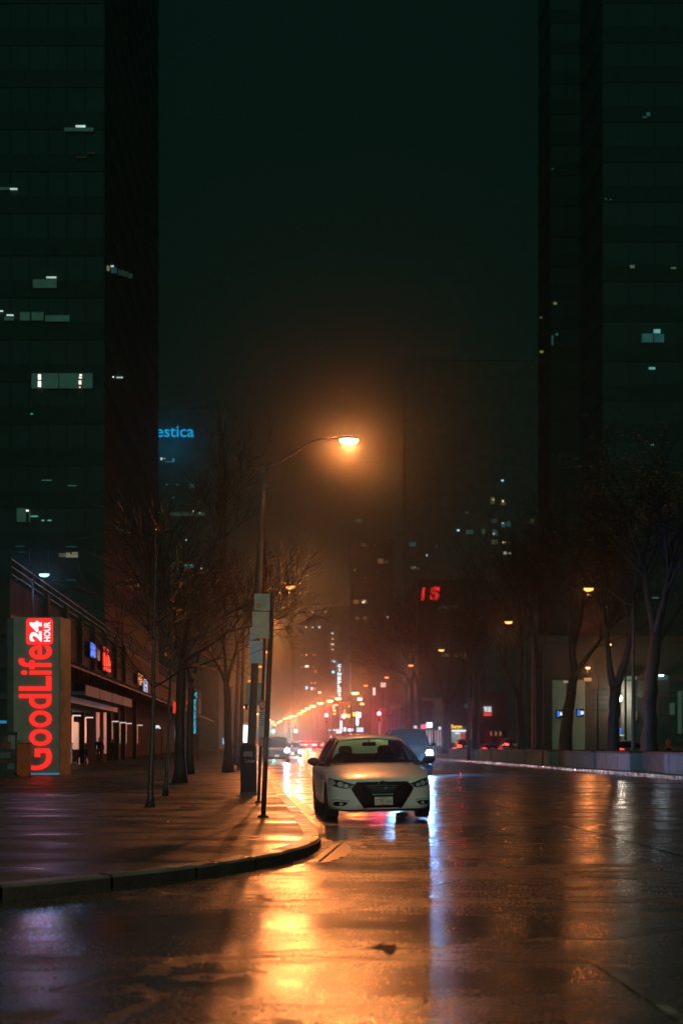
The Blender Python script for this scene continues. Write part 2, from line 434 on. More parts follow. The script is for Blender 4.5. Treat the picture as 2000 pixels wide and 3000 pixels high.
def blob(name, pts, m, z=.005, wob=.03, seed=1):
    rr = random.Random(seed); poly = []
    q = [(X(px, CH * F / (py - HY)), CH * F / (py - HY)) for px, py in pts]
    n = len(q)
    for i in range(n):
        a, b = q[i], q[(i + 1) % n]
        for k in range(6):
            t = k / 6; poly.append((a[0] + (b[0] - a[0]) * t + rr.uniform(-wob, wob), a[1] + (b[1] - a[1]) * t + rr.uniform(-wob, wob) * 3, z))
    return tag(MB().add(poly, [tuple(range(len(poly)))]).build(name, m), kind='structure')
still = mat('standing_water', (.012, .014, .015), .32, var=.1, bump=.05, bscale=3)
blob('puddle', [(948, 2529), (928, 2527), (940, 2508), (958, 2490), (972, 2478), (990, 2470), (1012, 2472), (1030, 2486), (1032, 2496), (1016, 2508), (990, 2518), (968, 2525)], still, seed=3)
blob('puddle', [(852, 2330), (880, 2345), (918, 2385), (905, 2392), (880, 2368), (850, 2340)], still, seed=4)
blob('puddle', [(955, 2420), (1000, 2423), (1010, 2440), (1018, 2462), (970, 2466), (955, 2450)], mat('wet_gutter', (.012, .012, .012), .12, bump=.6, bscale=9), wob=.05, seed=6)
blob('road_patch', [(1125, 2770), (1165, 2765), (1160, 2802), (1130, 2800), (1118, 2783), (1095, 2779)], mat('rough_tar_patch', (.018, .018, .017), .7, bump=.6), seed=8)

# slotted drain strip across the lane
D0 = CH * F / (2446 - HY)
dr = thing('drain_grate', 'slotted metal drain strip set flush in the wet lane right of the white sedan', 'drain', (X(1457, D0), D0, .004))
b = MB(); b.box(-.32, .32, -.09, -.075, 0, .012); b.box(-.32, .32, .075, .09, 0, .012)
for i in range(17): b.box(-.32 + i * .0388, -.305 + i * .0388, -.075, .075, 0, .014)
b.build('grate', M['pole'], dr)
MB().box(-.3, .3, -.07, .07, -.002, .002).build('slot', M['black'], dr)
for i, (px, py, lab) in enumerate(((1310, 2424, 'small orange fallen leaf on the wet road just right of the white sedan'),
                                   (1313, 2514, 'small orange fallen leaf lying in the blue reflection nearer the viewer'))):
    D = CH * F / (py - HY)
    lf = MB(); pts = [(0, -.06), (.035, -.03), (.03, .0), (.06, .015), (.02, .035), (0, .08), (-.02, .035), (-.06, .02), (-.03, 0), (-.035, -.03)]
    lf.add([(x, y, .008 + abs(x) * .35) for x, y in pts] + [(0, 0, .006)], [(i_, (i_ + 1) % 10, 10) for i_ in range(10)])
    lf.tube([(0, -.06, .006), (.01, -.1, .012)], .003, 5)
    tag(lf.build('fallen_leaf', mat('orange_leaf', (.45, .09, .03), .4), loc=(X(px, D), D, .004)), lab, 'leaf', 'fallen leaves on the road')

# leaf litter washed into the gutter, and bare soil round the street trees
lt = MB(); rr = random.Random(21); gut = offset_line(near, -.12)
if gut[5][1] < near[5][1]: gut = offset_line(near, .12)
for _ in range(420):
    D_, x_ = gut[rr.randrange(len(gut))]
    if D_ > 40 or D_ < 10: continue
    off = abs(rr.gauss(0, .22)); c = Vector((x_ + off * .7, D_ - off * .5, .006 + rr.random() * .008)); a = rr.uniform(0, 6.28); r_ = rr.uniform(.015, .04)
    u = Vector((math.cos(a), math.sin(a), rr.uniform(-.2, .3))) * r_; v = Vector((-math.sin(a), math.cos(a), rr.uniform(-.2, .3))) * r_ * .7
    lt.add([c - u, c + v, c + u, c - v], [(0, 1, 2, 3)])
tag(lt.build('leaf_litter', mat('wet_leaf_litter', (.11, .055, .025), .4, var=.6, scale=6)), kind='stuff')
pit = MB()
for px, py in ((441, 2368), (486, 2332), (527, 2296)):
    D = (CH - .13) * F / (py - HY); x = X(px, D)
    pit.add([(x + sx * .55 - sy * .03, D + sy * .75, .133) for sx, sy in ((-1, -1), (1, -1), (1, 1), (-1, 1))], [(0, 1, 2, 3)])
tag(pit.build('tree_pit', mat('pit_soil', (.018, .014, .01), .8, bump=.6, bscale=20, var=.5)), kind='structure')
# ------------------------------------------------------------------ cars
PAINTW = mat('white_car_paint', (.66, .67, .68), .32, 0, .8, var=.04, bump=.05, bscale=140)
CGLASS = glass('car_glass', (.40, .86, 1.0))  # teal tint stands in for the cool reflection in the windscreen
def body_mesh(st, mir=True):
    b = MB(); n = None; vs = []
    for (y, w, z0, zs, zt) in st:
        zm = z0 + (zs - z0) * .45
        half = [(0, z0), (w * .5, z0), (w * .9, z0 + .01), (w * .985, z0 + .09), (w, zm), (w * .985, zs - (zs - zm) * .25), (w * .93, zs), (w * .72, zs + (zt - zs) * .6), (w * .38, zt - (zt - zs) * .08), (0, zt)]
        ring = half + [(-x, z) for x, z in half[-2:0:-1]]
        n = len(ring); vs += [(x, y, z) for x, z in ring]
    fs = []
    for i in range(len(st) - 1):
        for k in range(n):
            fs.append((i*n + k, i*n + (k+1) % n, (i+1)*n + (k+1) % n, (i+1)*n + k))
    fs += [tuple(range(n)), tuple(range(len(vs) - n, len(vs)))]
    return b.add(vs, fs)
SEDAN = [(0, .30, .34, .58, .61), (.03, .52, .22, .64, .665), (.09, .67, .16, .68, .71), (.18, .785, .15, .71, .748), (.30, .855, .15, .74, .79), (.48, .90, .15, .775, .835), (.75, .922, .15, .82, .885),
         (1.05, .93, .16, .865, .935), (1.32, .93, .17, .90, .975), (1.55, .93, .17, .92, .985), (2.2, .93, .17, .935, .96), (3.2, .93, .17, .95, .975), (4.1, .93, .18, .97, 1.0), (4.5, .91, .2, .985, 1.04), (4.78, .86, .26, .96, 1.02), (4.88, .74, .40, .86, .90)]
SGH = dict(wb=(1.30, .975, .80), wt=(2.12, 1.375, .575), rt=(3.45, 1.39, .565), rb=(4.28, 1.02, .70), crown=.05)
SUVB = [(0, .42, .50, .86, .90), (.03, .66, .36, .95, .985), (.09, .80, .30, 1.0, 1.04), (.18, .88, .28, 1.04, 1.08), (.30, .93, .28, 1.07, 1.12), (.48, .955, .28, 1.09, 1.15), (.75, .965, .28, 1.11, 1.17),
        (1.05, .97, .28, 1.13, 1.19), (1.32, .97, .3, 1.15, 1.21), (1.55, .97, .3, 1.16, 1.22), (2.4, .97, .3, 1.17, 1.2), (3.4, .97, .3, 1.18, 1.21), (4.5, .96, .32, 1.19, 1.22), (4.95, .94, .34, 1.19, 1.22), (5.08, .90, .42, 1.15, 1.18), (5.13, .8, .5, 1.05, 1.1)]
UGH = dict(wb=(1.25, 1.20, .86), wt=(1.95, 1.86, .70), rt=(4.6, 1.86, .68), rb=(5.05, 1.22, .80), crown=.07)
def lerp(a, b, t): return a + (b - a) * t
def make_car(root, st, gh, paint, glassm, wheel_r, axles, detail=True, sub=1):
    by, bz, bx = gh['wb']; ty, tz, tx = gh['wt']; ry, rz, rx = gh['rt']; qy, qz, qx = gh['rb']; cr = gh['crown']
    body = body_mesh(st).build('body', paint, root, smooth=True, sub=sub)
    if detail:
        cut = MB()
        for y in axles:
            for s in (-1, 1): cut.tube([(s * .62, y, wheel_r), (s * 1.3, y, wheel_r)], wheel_r + .055, 28)
        c = cut.build('cut', M['black']); c.parent = root
        bpy.context.view_layer.update()
        bo = body.modifiers.new('bool', 'BOOLEAN'); bo.object = c; bo.operation = 'DIFFERENCE'; bo.solver = 'EXACT'
        bake(body); bpy.data.objects.remove(c)
    else: bake(body)
    for p in body.data.polygons: p.use_smooth = True
    # roof
    W = gh.get('pil', .05)
    roof = MB()
    def rf(u, v):
        y = lerp(ty - .03, ry + .03, u); x = lerp(-1, 1, v) * (lerp(tx, rx, u) + .02)
        k = (2 * v - 1)
        return (x, y + (.10 * (k * k) if u == 0 else 0), lerp(tz, rz, u) + cr * (1 - k * k) * (1 - .25 * (2 * u - 1) ** 2) + .055 * (1 - (2 * u - 1) ** 2) + .012)
    roof.grid(rf, 12, 16)
    ro = roof.build('roof', paint, root, smooth=True); sm = ro.modifiers.new('s', 'SOLIDIFY'); sm.thickness = .03; sm.offset = -1; bake(ro)
    # windscreen
    def ws(u, v):
        k = 2 * v - 1
        a = Vector((k * bx, by + .26 * k * k, bz - .01 * k * k)); b_ = Vector((k * (tx - .01), ty + .10 * k * k, tz + cr * (1 - k * k) + .005))
        p = a.lerp(b_, u); p.z += .035 * math.sin(math.pi * u); return p
    MB().grid(ws, 8, 16).build('windscreen', glassm, root, smooth=True)
    def rw(u, v):
        k = 2 * v - 1
        a = Vector((k * qx, qy - .12 * k * k, qz)); b_ = Vector((k * (rx - .01), ry - .06 * k * k, rz + cr * (1 - k * k)))
        p = a.lerp(b_, u); p.z += .03 * math.sin(math.pi * u); return p
    MB().grid(rw, 8, 12).build('rear_window', glassm, root, smooth=True)
    for s in (-1, 1):
        def sw(u, v):
            a = Vector((s * lerp(bx + .05, qx + .06, v), lerp(by + .26, qy - .12, v), lerp(bz - .02, qz, v))); b_ = Vector((s * lerp(tx, rx, v), lerp(ty + .1, ry - .06, v), lerp(tz, rz, v)))
            p = a.lerp(b_, u); p.x += s * .035 * math.sin(math.pi * u * .9); return p
        MB().grid(sw, 6, 12).build('side_window', glassm, root, smooth=True)
        pmat = paint if detail == 2 else M['black']
        pl = MB(); pl.tube([Vector(ws(u, 0 if s < 0 else 1)) + Vector((s * .012, 0, 0)) for u in (0, .2, .4, .6, .8, 1)], [.055, .05, .045, .042, .04, .04], 8); pl.build('pillar', pmat, root, smooth=True)
        pl = MB(); pl.tube([Vector(rw(u, 0 if s < 0 else 1)) + Vector((s * .01, 0, 0)) for u in (0, .33, .66, 1)], [.09, .08, .07, .05], 8); pl.build('pillar', pmat, root, smooth=True)
        pl = MB(); pl.tube([Vector(sw(u, .48)) + Vector((s * .004, 0, 0)) for u in (0, .33, .66, 1)], .035, 6)
        pl.build('pillar', pmat, root, smooth=True)
    # wheels
    for y in axles:
        for s in (-1, 1):
            w = MB(); xo = st[8][1] - .015
            prof = [(wheel_r - .09, 0), (wheel_r - .015, .004), (wheel_r, .03), (wheel_r, .19), (wheel_r - .015, .22), (wheel_r - .09, .225)]
            for i in range(len(prof) - 1):
                r0, d0 = prof[i]; r1, d1 = prof[i + 1]; n = 28; vs = []
                for k in range(n):
                    a = 2 * math.pi * k / n
                    vs += [(s * (xo - d0), y + r0 * math.cos(a), wheel_r + r0 * math.sin(a)), (s * (xo - d1), y + r1 * math.cos(a), wheel_r + r1 * math.sin(a))]
                w.add(vs, [(2*k, 2*((k+1) % n), 2*((k+1) % n) + 1, 2*k + 1) for k in range(n)])
            wo = w.build('wheel', M['rubber'], root, smooth=True)
            if detail:
                rm = MB(); rr = wheel_r - .085
                rm.tube([(s * (xo - .02), y, wheel_r), (s * (xo - .12), y, wheel_r)], .06, 14)
                for k in range(10):
                    a = 2 * math.pi * k / 10; d = Vector((0, math.cos(a), math.sin(a))); t = Vector((0, -math.sin(a), math.cos(a)))
                    rm.obox(Vector((s * (xo - .035), y, wheel_r)) + d * rr * .52, (.014, 0, 0), d * rr * .5, t * .022)
                rm.tube([(s * (xo - .2), y, wheel_r), (s * (xo - .19), y, wheel_r)], rr, 24)
                rm.build('rim', M['darkchrome'], wo)
    return body, ws, rw
def bvh_of(ob):
    me = ob.data
    return BVHTree.FromPolygons([v.co.copy() for v in me.vertices], [tuple(p.vertices) for p in me.polygons])
def patch(name, poly, bvh, off, m, root, thick=.02, cell=.045, lens=None, sm=False):
    """a panel that follows the nose of the car: outline given in x, z"""
    bm = bmesh.new()
    bm.faces.new([bm.verts.new((x, 0, z)) for x, z in poly])
    xs = [p[0] for p in poly]; zs = [p[1] for p in poly]
    k = math.floor(min(xs) / cell) * cell
    while k < max(xs):
        bmesh.ops.bisect_plane(bm, geom=bm.verts[:] + bm.edges[:] + bm.faces[:], plane_co=(k, 0, 0), plane_no=(1, 0, 0)); k += cell
    k = math.floor(min(zs) / cell) * cell
    while k < max(zs):
        bmesh.ops.bisect_plane(bm, geom=bm.verts[:] + bm.edges[:] + bm.faces[:], plane_co=(0, 0, k), plane_no=(0, 0, 1)); k += cell
    for v in bm.verts:
        h = bvh.ray_cast(Vector((v.co.x, -2, v.co.z)), UY)
        y = h[0].y if h[0] is not None else .6
        v.co.y = y - off
    r = bmesh.ops.extrude_face_region(bm, geom=bm.faces[:])
    for g in r['geom']:
        if isinstance(g, bmesh.types.BMVert): g.co.y += thick + off
    bmesh.ops.recalc_face_normals(bm, faces=bm.faces)
    me = bpy.data.meshes.new(name); bm.to_mesh(me); bm.free(); me.materials.append(m)
    if sm:
        for p in me.polygons: p.use_smooth = True
    ob = bpy.data.objects.new(name, me); col.objects.link(ob); ob.parent = root
    return ob
def mirror_part(root, s, y, z, x, m, paint):
    b = MB(); pts = []
    for i in range(9):
        t = i / 8; w = math.sin(math.pi * min(1, .12 + t * .76))
        pts.append((t, w))
    b.tube([(s * (x + .22 * t), y - .03 * math.sin(t * 3), z + .02 * t) for t, w in pts], [.085 * w for t, w in pts], 10)
    b.tube([(s * (x - .08), y + .02, z - .06), (s * (x + .05), y, z - .03)], [.03, .035], 8)
    o = b.build('wing_mirror', m, root, smooth=True)
    return o

# ---- the white sedan
car = thing('sedan', 'white sedan with a dark V shaped grille, facing the viewer on the wet road, unlit', 'car', (X(1122, 24.2), 24.2, .004), -R(4.7) * -1)
car.rotation_euler = (0, -R(1.0), R(5.0))
body, ws, rw = make_car(car, SEDAN, SGH, PAINTW, CGLASS, .335, (.96, 3.74), True, 2)
bv = bvh_of(body)
GR = mat('grille_mesh_black', (.005, .005, .006), .4, spec=.12, bump=.5, bscale=60)
hexp = [(-.40, .668), (.40, .668), (.515, .555), (.47, .47), (.31, .225), (-.31, .225), (-.47, .47), (-.515, .555)]
patch('grille', hexp, bv, .006, GR, car)
for s in (-1, 1):
    patch('grille_surround', [(s*.43, .672), (s*.535, .555), (s*.48, .45), (s*.32, .213), (s*.285, .213), (s*.285, .235), (s*.455, .47), (s*.495, .555), (s*.40, .655)][::s], bv, .018, M['black'], car)
    # the bright V blade
    patch('grille_blade', [(s*.41, .655), (s*.30, .66), (s*.165, .47), (s*.19, .44), (s*.225, .455)][::s], bv, .03, M['black'], car, sm=True)
patch('grille_bar', [(-.19, .462), (.19, .462), (.175, .443), (-.175, .443)], bv, .034, M['chrome'], car)
for z in (.60, .565, .53, .495):
    patch('grille_slat', [(-.27 + (.60 - z) * 1., z + .006), (.27 - (.60 - z) * 1., z + .006), (.27 - (.60 - z) * 1., z - .006), (-.27 + (.60 - z) * 1., z - .006)], bv, .014, M['darkchrome'], car)
# round badge with a bar across it
yb = bv.ray_cast(Vector((0, -2, .61)), UY)[0].y
bd = MB(); n = 28
bd.tube([(.075 * math.cos(2*math.pi*k/n), yb - .03, .607 + .07 * math.sin(2*math.pi*k/n)) for k in range(n + 1)], .009, 8)
bd.box(-.095, .095, yb - .044, yb - .026, .594, .62)
bd.build('badge', M['darkchrome'], car, smooth=False, bevel=.003)
# plate
yp = bv.ray_cast(Vector((.02, -2, .32)), UY)[0].y
pl = MB(); pl.box(-.155, .175, yp - .06, yp + .02, .262, .418)
pf = pl.build('plate_holder', M['black'], car, bevel=.006)
pp = MB().box(-.145, .165, yp - .068, yp - .0605, .272, .410).build('licence_plate', mat('plate_white', (.66, .56, .52), .4, var=.05), car, bevel=.004)
text('plate_number', 'CTRS 616', (.01, yp - .0705, .334), UX, UZ, .27, .075, mat('plate_blue', (.05, .06, .14), .5), pp, .01, .001)
MB().box(-.06, .08, yp - .0715, yp - .069, .388, .398).build('plate_caption', MATS['plate_blue'], pp)
MB().box(-.07, .09, yp - .0715, yp - .069, .280, .287).build('plate_caption', MATS['plate_blue'], pp)
LENSD = mat('headlamp_dark_housing', (.02, .02, .022), .15, .2)
LENS = mat('headlamp_reflector', (.6, .6, .6), .35, .4, bump=.4, bscale=30)
for s in (-1, 1):
    hl = patch('headlight', [(s*.47, .628), (s*.56, .655), (s*.70, .70), (s*.80, .715), (s*.855, .735), (s*.89, .705), (s*.885, .645), (s*.83, .605), (s*.74, .578), (s*.62, .56), (s*.53, .575)][::s], bv, .012, LENSD, car, sm=True)
    for (cx, cz, rr) in ((.83, .657, .040), (.71, .632, .042), (.62, .605, .032)):
        patch('headlight_projector', [(s*cx + rr * 1.2 * math.cos(a), cz + rr * math.sin(a)) for a in [2*math.pi*k/12 for k in range(12)]], bv, .02, LENS, hl)
    patch('daylight_strip', [(s*.49, .617), (s*.60, .585), (s*.74, .60), (s*.74, .59), (s*.60, .572), (s*.50, .60)][::s], bv, .018, M['chrome'], hl)
    fo = patch('fog_lamp', [(s*.58, .315), (s*.66, .335), (s*.80, .335), (s*.84, .30), (s*.80, .262), (s*.66, .262)][::s], bv, .01, M['black'], car, sm=True)
    patch('fog_lens', [(s*.70 + .035 * math.cos(a), .298 + .024 * math.sin(a)) for a in [2*math.pi*k/10 for k in range(10)]], bv, .02, LENS, fo)
    patch('bumper_trim', [(s*.56, .345), (s*.80, .362), (s*.862, .33), (s*.855, .30), (s*.85, .245), (s*.70, .215), (s*.70, .205), (s*.865, .235), (s*.878, .335), (s*.81, .376), (s*.56, .357)][::s], bv, .012, mat('grey_bumper_trim', (.30, .29, .27), .4), car)  # grey bracket line round the fog lamp
    mirror_part(car, s, 1.66, 1.00, .94, M['black'], PAINTW)
patch('lower_lip', [(-.70, .172), (.70, .172), (.74, .19), (.60, .196), (-.60, .196), (-.74, .19)], bv, .02, M['black'], car)
# bonnet creases and cowl, wipers
cw = MB()
cw.grid(lambda u, v: Vector(ws(0, v)) + Vector((0, -.02 - .07 * (1 - u), .004 - .008 * (1 - u))), 1, 14)
cw.build('cowl', M['black'], car)
wp = MB()
for x0, x1 in ((-.55, .0), (.12, .62)):
    wp.tube([Vector(ws(.02, .5 + x0 / 1.6)) + Vector((0, -.015, .02)), Vector(ws(.10, .5 + x1 / 1.6)) + Vector((0, -.015, .012))], .011, 6)
wp.build('wiper', M['black'], car)
# cabin: dashboard, seats, inside mirror, steering wheel
dk = mat('dark_cabin_trim', (.012, .013, .014), .8)
MB().grid(lambda u, v: ((2*v - 1) * .76, lerp(1.5, 2.05, u), lerp(.955, 1.01, math.sin(u * math.pi / 2))), 4, 8).build('dashboard', dk, car)
for x in (-.37, .37):
    st = MB()
    pr = [(-.23, .80), (-.245, .95), (-.235, 1.08), (-.16, 1.15), (.16, 1.15), (.235, 1.08), (.245, .95), (.23, .80)]
    st.prism([(p[0] + x, p[1]) for p in pr], (0, 2.75, 0), UX, UZ, (0, .14, 0))
    so = st.build('seat', dk, car, bevel=.04)
    MB().prism([(x + a, b) for a, b in [(-.12, 1.13), (-.135, 1.22), (-.09, 1.285), (.09, 1.285), (.135, 1.22), (.12, 1.13)]], (0, 2.79, 0), UX, UZ, (0, .1, 0)).build('headrest', dk, so, bevel=.03)
rs = MB(); rs.prism([(-.62, .8), (-.6, 1.05), (-.3, 1.13), (.3, 1.13), (.6, 1.05), (.62, .8)], (0, 3.55, 0), UX, UZ, (0, .15, 0)); rs.build('rear_seat', dk, car, bevel=.04)
sw = MB(); sw.tube([(.37 + .185 * math.cos(a), 2.13 + .05 * math.sin(a), 1.0 + .175 * math.sin(a)) for a in [2*math.pi*k/24 for k in range(25)]], .014, 6)
sw.build('steering_wheel', dk, car)
im = MB(); im.prism([(-.13, -.03), (-.12, .03), (.12, .035), (.13, -.025), (.1, -.04), (-.1, -.04)], (.0, 2.02, 1.315), UX, UZ, (0, .03, 0)); im.tube([(0, 2.03, 1.34), (0, 2.10, 1.40)], .012, 6)
im.build('rear_view_mirror', M['black'], car, bevel=.008)

# ---- other cars
def finish_front(root, st, bv, lit=(1, 1), drl=False, w=1.):
    gz = st[4][3]
    patch('grille', [(-.45*w, gz - .12), (.45*w, gz - .12), (.40*w, gz - .38), (-.40*w, gz - .38)], bv, .012, GR, root)
    patch('bumper_grille', [(-.55*w, st[4][2] + .16), (.55*w, st[4][2] + .16), (.5*w, st[4][2] + .05), (-.5*w, st[4][2] + .05)], bv, .012, M['black'], root)
    for i, s in enumerate((-1, 1)):
        h = patch('headlight', [(s*.56*w, gz - .10), (s*.84*w, gz - .04), (s*.885*w, gz - .12), (s*.86*w, gz - .24), (s*.66*w, gz - .26), (s*.56*w, gz - .22)][::s], bv, .012, LENSD, root)
        if lit[i]:
            patch('headlight_beam', [(s*.75*w + .17 * math.cos(a), gz - .15 + .135 * math.sin(a)) for a in [2*math.pi*k/12 for k in range(12)]], bv, .022, E['head'], h)
        else:
            patch('headlight_reflector', [(s*.73*w + .06 * math.cos(a), gz - .16 + .05 * math.sin(a)) for a in [2*math.pi*k/12 for k in range(12)]], bv, .022, LENS, h)
        if drl and lit[i]:
            patch('fog_lamp', [(s*.80*w, gz - .40), (s*.835*w, gz - .40), (s*.83*w, gz - .55), (s*.78*w, gz - .61), (s*.71*w, gz - .60), (s*.71*w, gz - .575), (s*.77*w, gz - .575), (s*.80*w, gz - .53)][::s], bv, .015, emis('fog_light_white', (.8, .93, 1.), 3.), root)
    y = bv.ray_cast(Vector((0, -2, st[4][2] + .22)), UY)[0].y
    MB().box(-.16, .16, y - .04, y + .02, st[4][2] + .19, st[4][2] + .33).build('licence_plate', MATS['plate_white'], root)
def finish_rear(root, st, hm, litm, dz=0., k=1.):
    L_ = st[-1][0]; zz = st[-3][3] + dz
    for s in (-1, 1):
        c = Vector((s*.72, 0, zz - .19))
        MB().prism([(c.x + (x - c.x) * k, c.z + (z - c.z) * k) for x, z in ((s*.55, zz - .14), (s*.86, zz - .10), (s*.88, zz - .24), (s*.56, zz - .28))], (0, L_ - .16, 0), UX, UZ, (0, .2, 0)).build('tail_light', litm, root)
    if hm: MB().box(-.18, .18, hm[0], hm[0] + .05, hm[1], hm[1] + .05).build('brake_light', litm, root)
    MB().box(-.16, .16, L_ - .05, L_ + .012, zz - .3, zz - .16).build('licence_plate', MATS['plate_white'], root)
    MB().box(-.7, .7, L_ - .14, L_ + .02, st[-2][2] + .0, st[-2][2] + .12).build('rear_bumper', M['black'], root, bevel=.02)
NAVY = mat('dark_blue_car_paint', (.010, .026, .042), .35, .2, .5, var=.05)
BLK = mat('black_car_paint', (.012, .013, .015), .3, .2, .8, var=.05)
GRY = mat('grey_car_paint', (.12, .13, .13), .3, .3, .7, var=.05)
DG = glass('tinted_glass', (.03, .045, .05))
suv = thing('suv', 'dark blue van-like SUV driving with bright blue white headlight, behind the white sedan', 'car', (X(1207, 62.4), 62.4, 0), TH)
b_, _, _ = make_car(suv, SUVB, UGH, NAVY, DG, .40, (1.0, 4.0), True, 1)
suv.scale = (1.05, 1.0, 1.06)
finish_front(suv, SUVB, bvh_of(b_), (1, 1), True)
for s in (-1, 1): mirror_part(suv, s, 1.7, 1.27, .96, M['black'], NAVY)
point(suv, (1.12, -.1, .8), 1700, (.02, .36, 1.), .1, spot=R(140), rot=(0, R(-74), 0), blend=.3)  # added sideways spot, not a lamp of the car; turns the planters blue
for s in (-1, 1): point(suv, (s * .72, -.12, .93), 620, (.18, .5, 1.), .07, spot=R(70), rot=(R(88), 0, R(180)), blend=.8)
dsuv = thing('suv', 'black SUV parked far down the kerb beside the sign poles, one headlight glaring', 'car', (X(811, 107), 107, 0), TH)
b_, _, _ = make_car(dsuv, SUVB, UGH, BLK, DG, .40, (1.0, 4.0), True, 1)
finish_front(dsuv, SUVB, bvh_of(b_), (0, 1))
for s in (-1, 1): mirror_part(dsuv, s, 1.7, 1.27, .96, M['black'], BLK)
point(dsuv, (.72, -.2, .93), 800, (.75, .85, 1.), .1, spot=R(80), rot=(R(87), 0, R(180)), blend=.8)
ocar = thing('sedan', 'grey sedan with glaring white headlights waiting just behind the parked black SUV', 'car', (X(857, 150), 150, 0), TH)
b_, _, _ = make_car(ocar, SEDAN, SGH, GRY, DG, .335, (.96, 3.74), True, 1)
ocar.scale = (1.08, 1, 1.15)
finish_front(ocar, SEDAN, bvh_of(b_), (0, 1))
point(ocar, (.72, -.2, .65), 1300, (.8, .88, 1.), .1, spot=R(80), rot=(R(88), 0, R(180)), blend=.8)

# cars beyond the planters, seen from behind
def away(label, px, D, st, gh, paint, lit, hm, up=.0, dz=0., k=1., glow=0):
    r = thing('suv' if st is SUVB else 'sedan', label, 'car', (X(px, D), D, zr(D) + up), TH + math.pi, 'cars seen from behind on the far carriageway')
    make_car(r, st, gh, paint, DG, .36, (1.0, 3.9), True, 1)
    finish_rear(r, st, hm, lit, dz, k)
    for s in (-1, 1):
        if glow: point(r, (s * .72, 5.4, st[-3][3] + dz - .19), glow, (1., .04, .03), .15, spot=R(80), rot=(R(90), 0, 0))
    return r
away('dark SUV with three red brake lights lit, in front of the yellow lettered shop', 1347, 150, SUVB, UGH, BLK, E['tail'], (4.62, 1.78), dz=.28, k=1.35, glow=260)
away('small dark sedan with dim red tail lamps, right of the three red brake lights', 1421, 146, SEDAN, SGH, GRY, emis('tail_light_dim', (1., .06, .05), 1.5), None, dz=.25)
away('dark SUV with red tail lamps, right of the dim sedan and half behind trunks', 1480, 128, SUVB, UGH, BLK, emis('tail_light_mid', (1., .05, .04), 5), None, dz=.42)
away('black sedan with orange gleams standing behind the long planters, nearest the two blue bank signs', 1800, 96, SEDAN, SGH, BLK, MATS['tail_light_dim'], None, up=.14, dz=.12)

# the distant queue: one car with its parts, then copies
q0 = thing('sedan', '', 'car', (0, 0, 0), math.pi, 'cars queueing far down the street')
make_car(q0, SEDAN, SGH, GRY, DG, .335, (.96, 3.74), False, 1)
finish_rear(q0, SEDAN, (3.5, 1.2), emis('tail_light_far', (1., .05, .06), 22), 0., 1.5)
QUEUE = [(290, (883, 906, 931)), (365, (876, 896, 914, 934)), (455, (872, 886, 902, 918)), (560, (868, 880, 892, 905))]
NTH = ['leftmost', 'second from left', 'third from left', 'fourth from left']
ROW = ['nearest row', 'second row', 'third row', 'farthest row']
first = True
for ri, (D, pxs) in enumerate(QUEUE):
    for ci, px in enumerate(pxs):
        o = q0 if first else copy_tree(q0); first = False
        o.location = (X(px, D), D, zr(D)); o.rotation_euler = (0, 0, TH + math.pi)
        o['label'] = 'red lit car in the distant jam, %s in its %s' % (NTH[ci], ROW[ri])
        if ci == 1: point(o, (0, 5.3, .8), 4500, (1., .05, .05), .3, spot=R(70), rot=(R(90), 0, 0))
